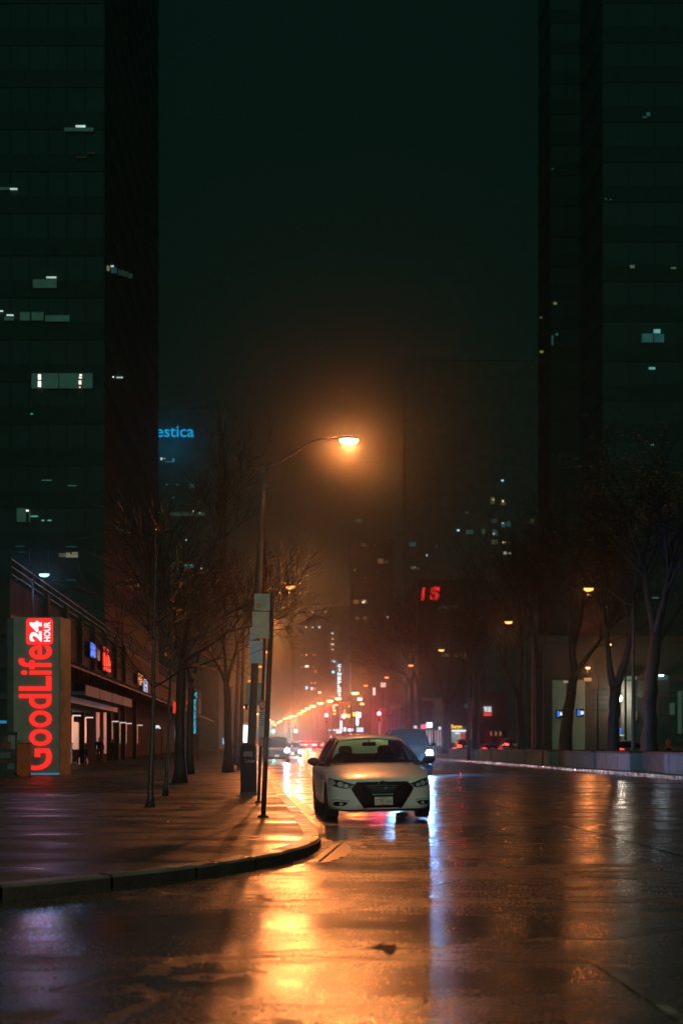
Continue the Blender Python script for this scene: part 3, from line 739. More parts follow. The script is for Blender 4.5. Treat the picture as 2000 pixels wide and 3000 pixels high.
# ------------------------------------------------------------------ street lamps
def lamp(label, px, py, D, side=-1, arm=2.15, drop=.75, lean=0., power=6000, lens=None, light=True, th=.095, group='street lamps along the road', flag=False, big=1., colr=ORANGE, aim=1, cone=150):
    """lamp head at the given pixel; side -1 = the pole stands left of the head"""
    head = P(px, py, D)
    ax = head.x + side * arm
    base = Vector((ax - lean, D, zr(D) + (.13 if True else 0)))
    r = thing('street_lamp', label, 'street lamp', base, 0, group)
    top = Vector((lean, 0, head.z - drop - base.z)); hd = head - base
    n = 10
    pts = [top * (i / 6) for i in range(7)]
    MB().tube(pts, [th * 1.25, th * 1.15, th, th * .92, th * .85, th * .75, th * .65], 12).build('pole', M['pole'], r, smooth=True)
    MB().lathe([(th * 2, 0), (th * 2, .05), (th * 1.5, .09), (th * 1.4, .35), (th * 1.2, .4)], (0, 0, 0)).build('pole_base', M['dark'], r)
    d = -side
    a0 = top + Vector((0, 0, -.12)); a1 = hd + Vector((-d * .42, 0, .03))
    c1 = a0 + Vector((d * arm * .45, 0, drop * .62)); c2 = a1 + Vector((-d * arm * .28, 0, .10))
    cur = []
    for i in range(n + 1):
        t = i / n; cur.append(a0 * (1-t)**3 + c1 * 3*t*(1-t)**2 + c2 * 3*t*t*(1-t) + a1 * t**3)
    MB().tube(cur, [.035 - .010 * i / n for i in range(n + 1)], 8).build('arm', M['pole'], r, smooth=True)
    h = MB()
    prof = [(-.44, .045, .045), (-.34, .06, .05), (-.22, .13, .075), (0, .175, .09), (.2, .15, .075), (.30, .08, .045), (.33, .01, .01)]
    vs = []; m_ = 10
    for (x, w, hh) in prof:
        for k in range(m_):
            a = 2 * math.pi * k / m_
            vs.append(hd + Vector((d * x, w * math.cos(a), max(0, hh * math.sin(a)) * 1.0 + .035)))
    fs = [(i*m_+k, i*m_+(k+1) % m_, (i+1)*m_+(k+1) % m_, (i+1)*m_+k) for i in range(len(prof)-1) for k in range(m_)]
    h.add(vs, fs)
    ho = h.build('lamp_housing', M['pole'], r, smooth=True)
    l = MB(); nn = 14; rings = [(1, .03), (.93, -.03), (.7, -.075), (.3, -.10)]
    vs = []
    for q, z in rings:
        for k in range(nn):
            a = 2 * math.pi * k / nn
            vs.append(hd + Vector((d * (.04 + .24 * big * q * math.cos(a)), .155 * big * q * math.sin(a), z * big)))
    fs = [(i*nn+k, i*nn+(k+1) % nn, (i+1)*nn+(k+1) % nn, (i+1)*nn+k) for i in range(3) for k in range(nn)] + [tuple(range(3*nn, 4*nn))]
    l.add(vs, fs)
    l.build('lamp_lens', lens or E['lamp'], ho, smooth=True)
    if light:                              # spot tilted along the road, an added aim that keeps facades dark
        ax_ = Vector((d * .30, -.55 * aim, -.78)).normalized()
        point(r, hd + Vector((d * .04, 0, -.20)), power, colr, .10, spot=R(cone), rot=ax_.to_track_quat('-Z', 'Y').to_euler(), blend=.55)
    return r
GL = 'street lamps along the near kerb'; GRR = 'street lamps along the far side'
PW = 1300
main = lamp('tall grey street lamp with a blazing orange head, rising behind the bus stop poles', 1017, 1291, 35, arm=2.05, drop=.62, lean=.36, power=2400, group=GL)
point(main, P(1017, 1291, 35) - main.location + Vector((-.1, -.1, -.3)), 70, ORANGE, .1)
# small fittings on the main pole
fx = MB(); zt = 8.0
fx.box(.36, .47, -.05, .05, 7.62 - .13, 7.76 - .13); fx.tube([(.33, 0, 7.5), (.40, 0, 7.52)], .02, 6)
fx.tube([(.33, 0, 7.35), (.42, 0, 7.37), (.47, 0, 7.30)], .018, 6)
fx.build('bracket', M['pole'], main)
LEFT = [(848, 1720, 67.3), (803, 1817, 85), (778, 1910, 113.7), (758, 1953, 134.7), (731, 1994, 163), (718, 2072, 275), (750, 2092, 330), (786, 2109, 405), (798, 2116, 450), (805, 2124, 510)]
ORD = ['second', 'third', 'fourth', 'fifth', 'sixth', 'seventh', 'eighth', 'ninth', 'tenth', 'eleventh', 'twelfth', 'thirteenth', 'fourteenth', 'fifteenth', 'sixteenth', 'seventeenth', 'eighteenth', 'nineteenth', 'twentieth', 'twenty-first', 'twenty-second', 'twenty-third', 'twenty-fourth']
for i, (px, py, D) in enumerate(LEFT):
    lamp('%s orange street lamp along the near kerb, counting the tall nearest one as first' % ORD[i], px, py, D, arm=2.1, lean=.25, power=3800 if D < 70 else 1300 if D < 180 else 10000, light=D < 180 or i % 2 == 0,
         lens=E['lampmid'] if D < 180 else E['lampfar'], group=GL, big=1. if D < 180 else 2.1)
RIGHT = [(1726, 1726, 68), (1491, 1823, 86), (1294, 1905, 112), (1204, 1950, 133), (1133, 1985, 156), (1072, 2009, 177), (1041, 2031, 202), (991, 2047, 226), (967, 2054, 238), (938, 2061, 251), (917, 2069, 268),
         (902, 2076, 285), (889, 2083, 305), (878, 2091, 330), (865, 2098, 357), (854, 2099, 385), (846, 2103, 410), (835, 2106, 440), (822, 2113, 480), (815, 2117, 515)]
for i, (px, py, D) in enumerate(RIGHT):
    lamp('%s orange street lamp along the tree lined side, counting from the nearest trees' % (['first'] + ORD)[i], px, py, D, side=1, arm=2.1, power=90 if D < 120 else 170 if D < 180 else 10000, light=D < 180 or i % 2 == 0,
         lens=E['lampmid'] if D < 180 else E['lampfar'], group=GRR, big=1. if D < 180 else 2.1)
lamp('orange street lamp glowing between the low forked trunk and the thickest trunk', 1784, 1889, 105, side=1, arm=1.2, power=200, lens=E['lampfar'], group='orange lamps in front of the stone facade', big=.8)
lamp('orange street lamp glowing beside the leaning trunk, above the right hand pale pillar', 1723, 1957, 124, side=1, arm=.8, power=400, lens=E['lampfar'], group='orange lamps in front of the stone facade', big=.8)
# the next lamp of the row stands at this junction, above and behind the viewer
lamp('orange street lamp of the same row standing at the junction behind the viewer', 1000 + 4167 * (-3.4) / 9., -2000, 9, arm=2.1, power=8000, group=GL, colr=(1., .76, .56), aim=-1).location = (-5.6, -12, 0)
bl = lamp('slim lamp post with a small blue white LED head above the fitness sign pylon', 127, 1684, 66, side=-1, arm=.5, drop=.2, power=120, lens=E['ledblue'], group='white lamps', colr=(.3, .5, 1.), th=.06, big=1.0)
wl = lamp('slim lamp post with a white LED head right of the thickest tree trunk', 1938, 1979, 100, side=1, arm=.5, drop=.2, power=25, lens=E['ledwhite'], group='white lamps', colr=(.7, .9, 1.), th=.06, big=.8)

# ------------------------------------------------------------------ bus stop poles and signs
def leaning_pole(name, label, cat, px0, py0, px1, py1, D, rad):
    base = P(px1, py1, D); base.z = .13; top = P(px0, py0, D)
    r = thing(name, label, cat, base, 0, 'sign poles at the bus stop')
    t = top - base
    MB().tube([Vector((0, 0, 0)), t * .5, t], rad, 10).build('pole', M['dark'], r, smooth=True)
    MB().lathe([(rad * 2.2, -.005), (rad * 2.2, .02), (rad * 1.2, .04)], (0, 0, 0)).build('pole_base', M['dark'], r)
    return r, base, t
def panel(root, base, px0, px1, py0, py1, D, m, name='sign_panel', dy=-.03, th=.012, tilt=None):
    a = P(px0, py1, D) - base; b = P(px1, py0, D) - base
    o = MB().box(a.x, b.x, dy - th, dy, a.z, b.z).build(name, m, root, bevel=.004)
    return o, (a + b) / 2 + Vector((0, dy - th - .002, 0)), b.x - a.x, b.z - a.z
bs, bb, bt = leaning_pole('bus_stop', 'nearest dark bus stop pole with square sign panels and a small box', 'bus stop', 797, 1745, 771, 2395, 22.9, .042)
o, c, w, h = panel(bs, bb, 745, 791, 1740, 1790, 22.9, mat('sign_dark_green', (.12, .20, .16), .45, scale=6, var=.4))
MB().tube([c + Vector((-.06 + .028 * math.cos(a), -.001, -.05 + .028 * math.sin(a))) for a in [2*math.pi*k/14 for k in range(15)]], .012, 5).build('sign_symbol', mat('faded_red', (.25, .08, .06), .5), o)
o, c, w, h = panel(bs, bb, 739, 789, 1793, 1871, 22.9, mat('sign_brown_grey', (.32, .30, .25), .5, scale=5, var=.15))
br = MB()
for py in (1742, 1790, 1868): br.tube([P(789, py, 22.9) - bb, P(800, py, 22.9) - bb], .02, 6)
br.build('bracket', M['dark'], bs)
bx = MB(); a = P(770, 2232, 22.9) - bb; b2 = P(785, 2160, 22.9) - bb; bx.box(a.x, b2.x, -.06, .06, a.z, b2.z); bx.build('control_box', M['dark'], bs, bevel=.015)
ns, nb, nt_ = leaning_pole('sign_pole', 'second dark pole with a blue grey panel, red no parking sign and white notice', 'sign pole', 776, 1866, 757, 2350, 29, .034)
panel(ns, nb, 730, 768, 1878, 1944, 29, mat('sign_blue_grey', (.28, .46, .68), .5, scale=5, var=.12))
panel(ns, nb, 732, 750, 1838, 1874, 29, MATS['sign_blue_grey'], dy=.0)
RS = mat('sign_red', (.42, .08, .05), .5, scale=20, var=.2)
o, c, w, h = panel(ns, nb, 760, 778, 2053, 2079, 29, RS)
tb = MB(); n = 18
tb.tube([c + Vector((.045 * math.cos(2*math.pi*k/n), 0, .045 * math.sin(2*math.pi*k/n))) for k in range(n + 1)], .007, 5); tb.tube([c + Vector((-.03, 0, .03)), c + Vector((.03, 0, -.03))], .007, 5)
tb.build('sign_symbol', mat('sign_white', (.5, .48, .45), .5), o)
o, c, w, h = panel(ns, nb, 758, 778, 2081, 2162, 29, mat('sign_notice_white', (.34, .34, .34), .5, var=.1))
ln = MB(); rr = random.Random(2)
for i in range(7):
    z = h * (.40 - i * .075); ln.box(c.x - w * .36, c.x - w * .36 + w * rr.uniform(.4, .72), c.y - .001, c.y, c.z + z, c.z + z + .018)
ln.build('notice_writing', mat('sign_blue_ink', (.08, .16, .30), .5), o)
panel(ns, nb, 757, 768, 2164, 2187, 29, RS)
panel(main, main.location, 718, 765, 1999, 2066, 34.7, mat('sign_teal_grey', (.22, .30, .30), .5, scale=5, var=.15))
panel(main, main.location, 714, 724, 2062, 2078, 34.7, M['pole'])

# litter bin by the pole
bn = P(728, 2310, 33.6); bn.z = .13
bi = thing('litter_bin', 'tall dark lettered litter bin standing at the foot of the tall lamp pole', 'litter bin', bn, TH)
w = 23.5 * 33.6 / F
k = MB(); k.prism([(-w, .0), (w, .0), (w, 1.0), (w * .96, 1.13), (w * .7, 1.22), (-w * .7, 1.22), (-w * .96, 1.13), (-w, 1.0)], (0, -.2, 0), UX, UZ, (0, .75, 0))
k.build('bin_body', mat('bin_dark_green', (.008, .011, .011), .5, spec=.12), bi, bevel=.03)
MB().box(-w * .62, w * .5, -.206, -.198, .90, 1.02).build('flap', mat('bin_flap', (.10, .11, .11), .4), bi)
text('bin_lettering', 'Litter', (w * .25, -.204, .80), UX, UZ, w * 1.25, .085, mat('bin_letters', (.22, .22, .21), .5), bi, .01, .002)
MB().box(-w * 1.04, w * 1.04, -.22, .57, 0, .06).build('bin_plinth', M['dark'], bi)

# ------------------------------------------------------------------ left pavement: pylon, poster, boxes
pd = 57.
pc = P(104, 2270, pd); pc.z = .13
py_ = thing('sign_pylon', 'tall grey slab sign pylon with big red lit lettering and a red 24 hour badge', 'sign', pc, 0)
s_ = pd / F
w0, w1, h_ = (40 - 104) * s_, (174 - 104) * s_, (2272 - 1810) * s_
PG = mat('pylon_grey_panel', (.38, .33, .29), .45, scale=.7, var=.18)
bo = MB(); bo.box(w0, w1, 0, .12, .0, h_)
MBo = bo.build('sign_face', PG, py_, bevel=.01)
sd = MB(); sd.add([(w1 + .03, .02, 0), (w1 + .22, 1.25, 0), (w1 - .3, 1.3, 0), (w1 - .3, .13, 0), (w1 + .03, .02, h_), (w1 + .22, 1.25, h_), (w1 - .3, 1.3, h_), (w1 - .3, .13, h_)],
                  [(0, 1, 5, 4), (1, 2, 6, 5), (2, 3, 7, 6), (3, 0, 4, 7), (4, 5, 6, 7), (0, 3, 2, 1)])
sd.build('side_panel', mat('pylon_bronze_side', (.27, .20, .13), .45, scale=2), py_)
sd = MB(); sd.box(w0 - .22, w0 - .01, .05, 1.1, 0, h_ - .02); sd.build('side_panel', mat('pylon_teal_side', (.07, .09, .085), .4), py_)
MB().box(w0 + .02, w1, -.03, -.005, 0, .06).build('base_light', emis('blue_edge_light', (.08, .5, .85), .35), py_)
gl = text('lettering', 'GoodLife', ((103.5 - 104) * s_, -.015, (2270 - 2074) * s_), UZ, -UX, (2262 - 1895) * s_, 97 * s_, E['red'], MBo, .014, .03)
def rrect(x0, x1, z0, z1, r, n=6):
    p = []
    for cx, cz, a0 in ((x1 - r, z1 - r, 0), (x0 + r, z1 - r, 90), (x0 + r, z0 + r, 180), (x1 - r, z0 + r, 270)):
        p += [(cx + r * math.cos(R(a0 + 90 * k / n)), cz + r * math.sin(R(a0 + 90 * k / n))) for k in range(n + 1)]
    return p
bg = MB().prism(rrect((77 - 104) * s_, (155 - 104) * s_, (2270 - 1889) * s_, (2270 - 1812) * s_, .13), (0, -.02, 0), UX, UZ, (0, .02, 0)).build('badge', E['red'], MBo)
text('badge_lettering', '24', ((105 - 104) * s_, -.024, (2270 - 1850) * s_), UZ, -UX, 60 * s_, 36 * s_, E['white'], bg, .045, .01)
text('badge_lettering', 'HOUR', ((138.5 - 104) * s_, -.024, (2270 - 1851) * s_), UZ, -UX, 58 * s_, 19 * s_, E['white'], bg, .03, .01)

# poster stand
pf0 = P(22, 2268, 54.5); pf0.z = .13
po = thing('poster_stand', 'framed advertising poster stand with a red clothed figure at the left edge of the pavement', 'poster stand', pf0, 0)
q = 54.5 / F
fr = MB(); W2 = 28 * q; H2 = 127 * q
for a in ((-W2, -W2 + .06, 0, H2), (W2 - .06, W2, 0, H2), (-W2, W2, H2 - .06, H2 + .02), (-W2, W2, 0, .12)): fr.box(a[0], a[1], -.06, .06, a[2], a[3])
fr.build('frame', M['pole'], po)
pn = MB().box(-W2 + .05, W2 - .05, -.01, .01, .1, H2 - .05).build('poster', mat('poster_dark', (.035, .045, .045), .3, scale=2.5, var=.6), po)
MB().box(.02, W2 - .07, -.016, -.011, H2 * .62, H2 - .1).build('poster_picture', mat('poster_pale', (.30, .33, .32), .3, scale=4, var=.35), pn)
fg = MB(); fg.prism([(-.2, 0), (.2, 0), (.19, .22), (.11, .3), (-.11, .3), (-.2, .2)], (-.06, -.022, H2 * .62), UX, UZ, (0, .006, 0)); fg.build('poster_figure', mat('poster_red', (.25, .05, .03), .3, scale=8, var=.5), pn)
hd_ = MB(); hd_.prism([(.085 * math.cos(a), .10 * math.sin(a)) for a in [2*math.pi*k/14 for k in range(14)]], (-.06, -.024, H2 * .62 + .39), UX, UZ, (0, .006, 0)); hd_.build('poster_head', mat('poster_skin', (.16, .07, .045), .3), pn)
MB().box(-W2 + .07, W2 - .16, -.018, -.011, H2 * .30, H2 * .37).build('poster_band', mat('poster_red_band', (.16, .03, .02), .4), pn)
MB().box(.0, W2 - .1, -.018, -.011, .25, H2 * .29).build('poster_notice', mat('poster_teal', (.12, .19, .18), .4), pn)
tl = MB()
for i in range(4): tl.box(-W2 + .09, W2 - .22 - .05 * (i % 2), -.017, -.011, H2 * (.52 - i * .035), H2 * (.535 - i * .035))
tl.build('poster_writing', MATS['poster_pale'], pn)
# orange box
ob_ = P(68, 2282, 53.0); ob_.z = .13; q = 53. / F
nb_ = thing('newspaper_box', 'narrow rust orange metal box standing between the poster stand and the sign pylon', 'newspaper box', ob_, R(4))
k = MB(); k.prism([(-19*q, .06), (18*q, .06), (20*q, 97*q), (-15*q, 97*q)], (0, 0, 0), UX, UZ, (0, .4, 0)); k.build('box_body', mat('rust_orange_paint', (.8, .12, .03), .75, scale=4, var=.15), nb_, bevel=.012)
k = MB(); k.box(-16*q, 21*q, -.02, .42, 97*q, 97*q + .03); k.build('lid', M['dark'], nb_)
k = MB(); [k.box(x - .02, x + .02, y, y + .04, 0, .07) for x in (-17*q, 17*q) for y in (.02, .34)]; k.build('foot', M['dark'], nb_)
k = MB(); k.box(-13*q, 14*q, -.008, -.001, .55, .9); k.build('box_window', mat('rust_orange_dark', (.6, .09, .025), .35), nb_, bevel=.004)

# dark bin and bench farther back
b1 = P(197, 2245, 81); b1.z = .13; q = 81 / F
bi2 = thing('litter_bin', 'dark rounded litter bin behind the sign pylon, before the blue lit shop window', 'litter bin', b1, 0)
k = MB(); k.prism(rrect(-12*q, 12*q, .0, 72*q, .18), (0, -.2, 0), UX, UZ, (0, .5, 0)); k.build('bin_body', mat('bin_black', (.015, .017, .017), .5), bi2, bevel=.02)
MB().box(-8*q, 8*q, -.207, -.198, 50*q, 58*q).build('bin_opening', M['black'], bi2)
be = P(242, 2235, 88); be.z = .13; q = 88 / F
bn2 = thing('bench', 'dark slatted bench under the shop canopy, right of the rounded bin', 'bench', be, 0)
k = MB()
for i in range(4): k.box(-14*q, 14*q, .12 * i - .2, .12 * i - .11, .43, .47)
k.build('seat', M['dark'], bn2)
k = MB()
for i in range(3): k.box(-14*q, 14*q, .27, .31, .58 + i * .12, .67 + i * .12)
k.build('backrest', M['dark'], bn2)
for sx in (-1, 1):
    k = MB(); k.box(sx * 12*q - .03, sx * 12*q + .03, -.2, .3, 0, .43); k.build('leg', M['dark'], bn2)

# ------------------------------------------------------------------ trees
def grow(mbs, p, d, L, r, lvl, maxl, rr, spread, kids, leaves=None, up=.15, wig=.14):
    n = 4 if lvl < 3 else 3
    pts = [p.copy()]; rad = [r]; dirs = []
    dd = d.normalized()
    for i in range(n):
        dd = (dd + Vector((rr.uniform(-wig, wig), rr.uniform(-wig, wig), rr.uniform(-wig, wig) + up * .25))).normalized()
        pts.append(pts[-1] + dd * (L / n)); rad.append(max(.006, r * (1 - .62 * (i + 1) / n))); dirs.append(dd)
    mb = mbs[0] if lvl <= 1 else mbs[1]
    mb.tube(pts, rad, 8 if lvl <= 1 else 4 if lvl <= 3 else 3, caps=lvl <= 1)
    if lvl >= maxl:
        if leaves is not None and rr.random() < leaves:
            for _ in range(rr.choice((3, 5, 8))):
                c = pts[rr.randrange(1, len(pts))] + Vector((rr.uniform(-.15, .15), rr.uniform(-.15, .15), rr.uniform(-.2, .05)))
                u = Vector((rr.uniform(-1, 1), rr.uniform(-1, 1), rr.uniform(-1, 1))).normalized() * rr.uniform(.05, .09); v = u.orthogonal().normalized() * u.length * .8
                mbs[1].add([c - u, c + v * .8, c + u, c - v * .8], [(0, 1, 2, 3)], 1)
        return
    nk = kids[lvl]
    for i in range(nk):
        t = rr.uniform(.25, 1.0) if lvl else rr.uniform(.6, 1.0)
        j = min(n - 1, int(t * n)); q = pts[j].lerp(pts[j + 1], t * n - j)
        a = rr.uniform(0, 2 * math.pi); o = dirs[j].orthogonal().normalized(); b_ = dirs[j].cross(o)
        sp = spread * rr.uniform(.6, 1.25)
        nd = dirs[j] * math.cos(sp) + (o * math.cos(a) + b_ * math.sin(a)) * math.sin(sp)
        nd.z += up
        grow(mbs, q, nd, L * rr.uniform(.5, .78), r * rr.uniform(.46, .64) * (1.12 - .4 * t), lvl + 1, maxl, rr, spread, kids, leaves, up, wig)
def tree(label, base, stems, seed, kids=(4, 5, 5, 4), maxl=4, spread=.65, leaves=.06, up=.18, group='bare street trees along the planters', wig=.14, cat='tree', leafm=None, extra=None):
    """stems: list of (points, start radius, end radius) for the trunk and its main forks; branches leave the end and upper part of each fork"""
    rr = random.Random(seed)
    r = thing('bare_tree', label, cat, base, 0, group)
    tr, cw = MB(), MB(); mbs = (tr, cw)
    for (pts, r0, r1, L, sprout) in stems:
        pts = [Vector(p) for p in pts]; n = len(pts)
        fine = []; fr_ = []
        for i in range(n - 1):
            for k in range(4):
                t = k / 4
                p = pts[i].lerp(pts[i + 1], t) + (Vector((rr.uniform(-1, 1), rr.uniform(-1, 1), 0)) * r0 * .12)
                fine.append(p); u = (i + t) / (n - 1); fr_.append(lerp(r0, r1, u) * rr.uniform(.95, 1.06))
        fine.append(pts[-1]); fr_.append(r1)
        if pts[0].z < .05: fr_[0] *= 1.6; fr_[1] *= 1.15
        tr.tube(fine, fr_, 12)
        if sprout:
            d = (fine[-1] - fine[-3]).normalized()
            for i in range(sprout):
                a = rr.uniform(0, 6.28); o = d.orthogonal().normalized(); b_ = d.cross(o); sp = spread * rr.uniform(.3, 1.2)
                t = rr.uniform(.55, 1.) if i else 1.
                j = min(len(fine) - 2, int(t * (len(fine) - 1)))
                q = fine[j].lerp(fine[j + 1], .5) if t < 1 else fine[-1]
                nd = d * math.cos(sp) + (o * math.cos(a) + b_ * math.sin(a)) * math.sin(sp); nd.z += up
                grow(mbs, q, nd, L * rr.uniform(.7, 1.15), r1 * rr.uniform(.5, .85), 1, maxl, rr, spread, kids, leaves, up, wig)
    tr.build('trunk', M['bark'], r, smooth=True)
    cw.build('crown', [M['twig'], leafm or M['leaf']], r)
    return r
def rtree(label, D, pxbase, path, seed, r0, **kw):
    """path: forks as lists of photo pixels at depth D"""
    base = P(pxbase, 2200, D); base.z = zr(D) + .55
    st = []
    for (pix, ra, rb, L, sp) in path:
        st.append(([P(a, b, D + dy) - base if i or b < 2195 else Vector((0, 0, 0)) for i, (a, b, dy) in enumerate(pix)], ra, rb, L, sp))
    return tree(label, base, st, seed, **kw)
G_ = lambda D: F / D
rtree('thickest bare tree trunk at the right with rusty leaves, leaning slightly right in the planter', 66, 1901, [([(1901, 2200, 0), (1903, 2080, 0), (1912, 1960, 0), (1920, 1850, .3)], .36, .26, 4, 0),
      ([(1918, 1870, .3), (1945, 1760, -.5), (1965, 1640, -1)], .2, .1, 3.6, 8), ([(1918, 1860, .3), (1898, 1740, .5), (1880, 1620, 1)], .2, .1, 3.6, 8), ([(1915, 1900, .2), (1960, 1830, 1.), (2010, 1740, 1.5)], .13, .07, 3., 5)], 11, .36, leaves=.3, kids=(4, 5, 5, 4))
rtree('bare tree forking into two stout limbs low down, in front of the white wall lamp', 73, 1795, [([(1795, 2200, 0), (1797, 2110, 0), (1803, 2012, 0)], .32, .29, 4, 0),
      ([(1800, 2020, 0), (1783, 1950, .2), (1775, 1850, .5), (1762, 1740, 1)], .22, .10, 3.8, 8), ([(1804, 2016, 0), (1830, 1940, -.3), (1848, 1850, -.8), (1860, 1740, -1)], .23, .10, 3.8, 8)], 12, .34, leaves=.16)
rtree('bare tree leaning right with one limb bent over, crossing the pale pillars of the bank', 86, 1652, [([(1652, 2200, 0), (1660, 2120, 0), (1668, 2050, 0), (1680, 1980, 0), (1676, 1880, .2)], .40, .22, 4, 0),
      ([(1680, 1990, 0), (1705, 1945, -.2), (1735, 1905, -.5), (1770, 1860, -1)], .18, .08, 3.4, 6), ([(1676, 1890, .2), (1665, 1800, .4), (1660, 1700, .8)], .2, .1, 4., 8), ([(1677, 1900, .2), (1700, 1820, -.4), (1712, 1720, -.8)], .15, .08, 3.6, 6)], 13, .34, leaves=.01)
rtree('straight slender bare tree just left of the pale bank panels', 93.5, 1582, [([(1582, 2200, 0), (1580, 2080, 0), (1577, 1960, 0)], .3, .25, 4, 0),
      ([(1577, 1965, 0), (1566, 1870, .3), (1552, 1770, .6)], .18, .09, 4., 8), ([(1578, 1970, 0), (1592, 1880, -.3), (1604, 1780, -.6)], .18, .09, 4., 8)], 14, .3, leaves=.01)
rtree('bare tree forking in a V with its left limb arching, right of the restaurant sign', 100.6, 1527, [([(1527, 2200, 0), (1525, 2120, 0), (1522, 2048, 0)], .30, .27, 4, 0),
      ([(1520, 2050, 0), (1508, 2020, 0), (1493, 1990, .2), (1478, 1960, .4), (1462, 1900, .4)], .16, .08, 4., 8), ([(1522, 2050, 0), (1527, 1980, 0), (1530, 1900, 0), (1522, 1800, 0)], .22, .10, 4.3, 9)], 15, .3, leaves=.01)
rtree('straight bare tree trunk standing between the yellow shop sign and the restaurant sign', 123, 1391, [([(1391, 2200, 0), (1392, 2100, 0), (1397, 2010, 0)], .33, .28, 4, 0),
      ([(1397, 2015, 0), (1382, 1955, .3), (1360, 1890, .5)], .18, .09, 4.4, 8), ([(1398, 2012, 0), (1412, 1950, 0), (1432, 1880, 0)], .19, .09, 4.4, 8)], 16, .3, leaves=.008)
rtree('bare tree with a wide V fork, standing left of the yellow lettered shop', 143, 1304, [([(1304, 2200, 0), (1305, 2130, 0), (1308, 2064, 0)], .31, .27, 4, 0),
      ([(1306, 2066, 0), (1290, 2010, .3), (1275, 1960, .5), (1250, 1925, .5)], .17, .08, 4.4, 8), ([(1309, 2064, 0), (1330, 2030, 0), (1352, 1990, 0), (1375, 1930, 0)], .15, .08, 4.4, 7), ([(1308, 2066, 0), (1316, 2000, 0), (1322, 1920, 0)], .16, .08, 4.2, 7)], 17, .3, leaves=.008)
rtree('farther slim bare tree, the right one of a pair beside the pleated facade', 172, 1226, [([(1226, 2200, 0), (1227, 2100, 0), (1224, 2000, 0)], .27, .2, 4, 0),
      ([(1224, 2005, 0), (1210, 1960, 0), (1190, 1930, 0)], .14, .07, 4.6, 8), ([(1224, 2005, 0), (1238, 1950, 0), (1250, 1900, 0)], .14, .07, 4.6, 8)], 18, .3, leaves=.008)
rtree('farther slim bare tree, the left one of a pair beside the pleated facade', 181, 1207, [([(1207, 2200, 0), (1207, 2100, 0), (1206, 2010, 0)], .26, .2, 4, 0),
      ([(1206, 2012, 0), (1185, 1975, 0), (1150, 1960, 0)], .14, .07, 4.6, 9), ([(1206, 2012, 0), (1212, 1950, 0), (1205, 1890, 0)], .14, .07, 4.6, 8)], 19, .3, leaves=.008)

# young trees on the near pavement
def young(label, pxb, pyb, D, path, seed, r0, L, nb, **kw):
    base = P(pxb, pyb, D); base.z = .128
    rr = random.Random(seed); r = thing('young_tree', label, 'tree', base, 0, 'bare trees on the near pavement')
    tr, cw = MB(), MB()
    pts = [P(a, b, D) - base for a, b in path]; pts[0] = Vector((0, 0, 0))
    fine = []; n = len(pts)
    for i in range(n - 1):
        for k in range(4): fine.append(pts[i].lerp(pts[i + 1], k / 4) + Vector((rr.uniform(-1, 1), rr.uniform(-1, 1), 0)) * .012)
    fine.append(pts[-1]); rad = [lerp(r0, .012, (i / (len(fine) - 1)) ** .8) for i in range(len(fine))]; rad[0] *= 1.7; rad[1] *= 1.1
    tr.tube(fine, rad, 12)
    H = pts[-1].z
    for i in range(nb):
        t = rr.uniform(.40, .97); j = min(len(fine) - 2, int(t * (len(fine) - 1))); q = fine[j]
        a = rr.uniform(0, 6.28); d = Vector((math.cos(a), math.sin(a), rr.uniform(.25, .7)))
        grow((tr, cw), q, d, L * (1.25 - .75 * t) * rr.uniform(.7, 1.2), rad[j] * rr.uniform(.38, .6), 2, 4, rr, .6, (4, 5, 5, 4), .02, .12, .12)
    tr.build('trunk', mat('young_bark', (.03, .034, .032), .35, bump=.7, bscale=25, var=.4), r, smooth=True); cw.build('crown', [M['twig'], M['leaf']], r)
    return r
young('nearest young bare tree with a thin trunk, standing in the pavement left of the bin', 441, 2368, 26.6, [(441, 2368), (444, 2250), (449, 2080), (450, 1950), (453, 1800), (457, 1640), (455, 1540)], 31, .062, 1.7, 16)
young('young bare tree with a very thin trunk, just behind the nearest one', 486, 2332, 32.5, [(486, 2332), (491, 2200), (496, 2060), (500, 1900), (505, 1760), (500, 1620)], 32, .048, 1.6, 13)
def ltree(label, D, pxb, path, seed, **kw):
    base = P(pxb, 2300, D); base.z = .128
    st = [([P(a, b, D + dy) - base if i or b < 2260 else Vector((0, 0, 0)) for i, (a, b, dy) in enumerate(pix)], ra, rb, L, sp) for (pix, ra, rb, L, sp) in path]
    return tree(label, base, st, seed, group='bare trees on the near pavement', **kw)
ltree('large bare tree with a stout dark trunk and long limbs arching right over the pavement', 44, 527, [([(527, 2300, 0), (527, 2150, 0), (530, 2000, 0), (535, 1930, 0)], .17, .14, 3, 0),
      ([(535, 1935, 0), (570, 1880, .5), (615, 1830, .8), (680, 1790, 1.), (735, 1772, 1.)], .10, .03, 1.6, 8), ([(535, 1935, 0), (550, 1830, -.5), (590, 1700, -.5), (640, 1560, -.5)], .10, .03, 1.9, 7),
      ([(533, 1950, 0), (500, 1840, .6), (470, 1720, 1.)], .09, .04, 1.9, 6), ([(534, 1940, 0), (600, 1900, -1), (670, 1850, -2), (720, 1838, -2)], .07, .03, 1.4, 6)], 41, leaves=.003, kids=(3, 4, 4, 3), spread=.6)
ltree('bare tree farther back on the pavement between the arts centre banner and the poles', 62, 668, [([(668, 2260, 0), (668, 2120, 0), (664, 2000, 0)], .19, .15, 3, 0), ([(664, 2005, 0), (640, 1950, 0), (610, 1900, 0)], .1, .05, 2.4, 8),
      ([(664, 2005, 0), (680, 1940, 0), (700, 1880, 0)], .1, .05, 2.2, 7), ([(664, 2005, 0), (660, 1930, 0), (650, 1840, 0)], .1, .05, 2.4, 7)], 42, leaves=.003, kids=(3, 4, 4, 3))
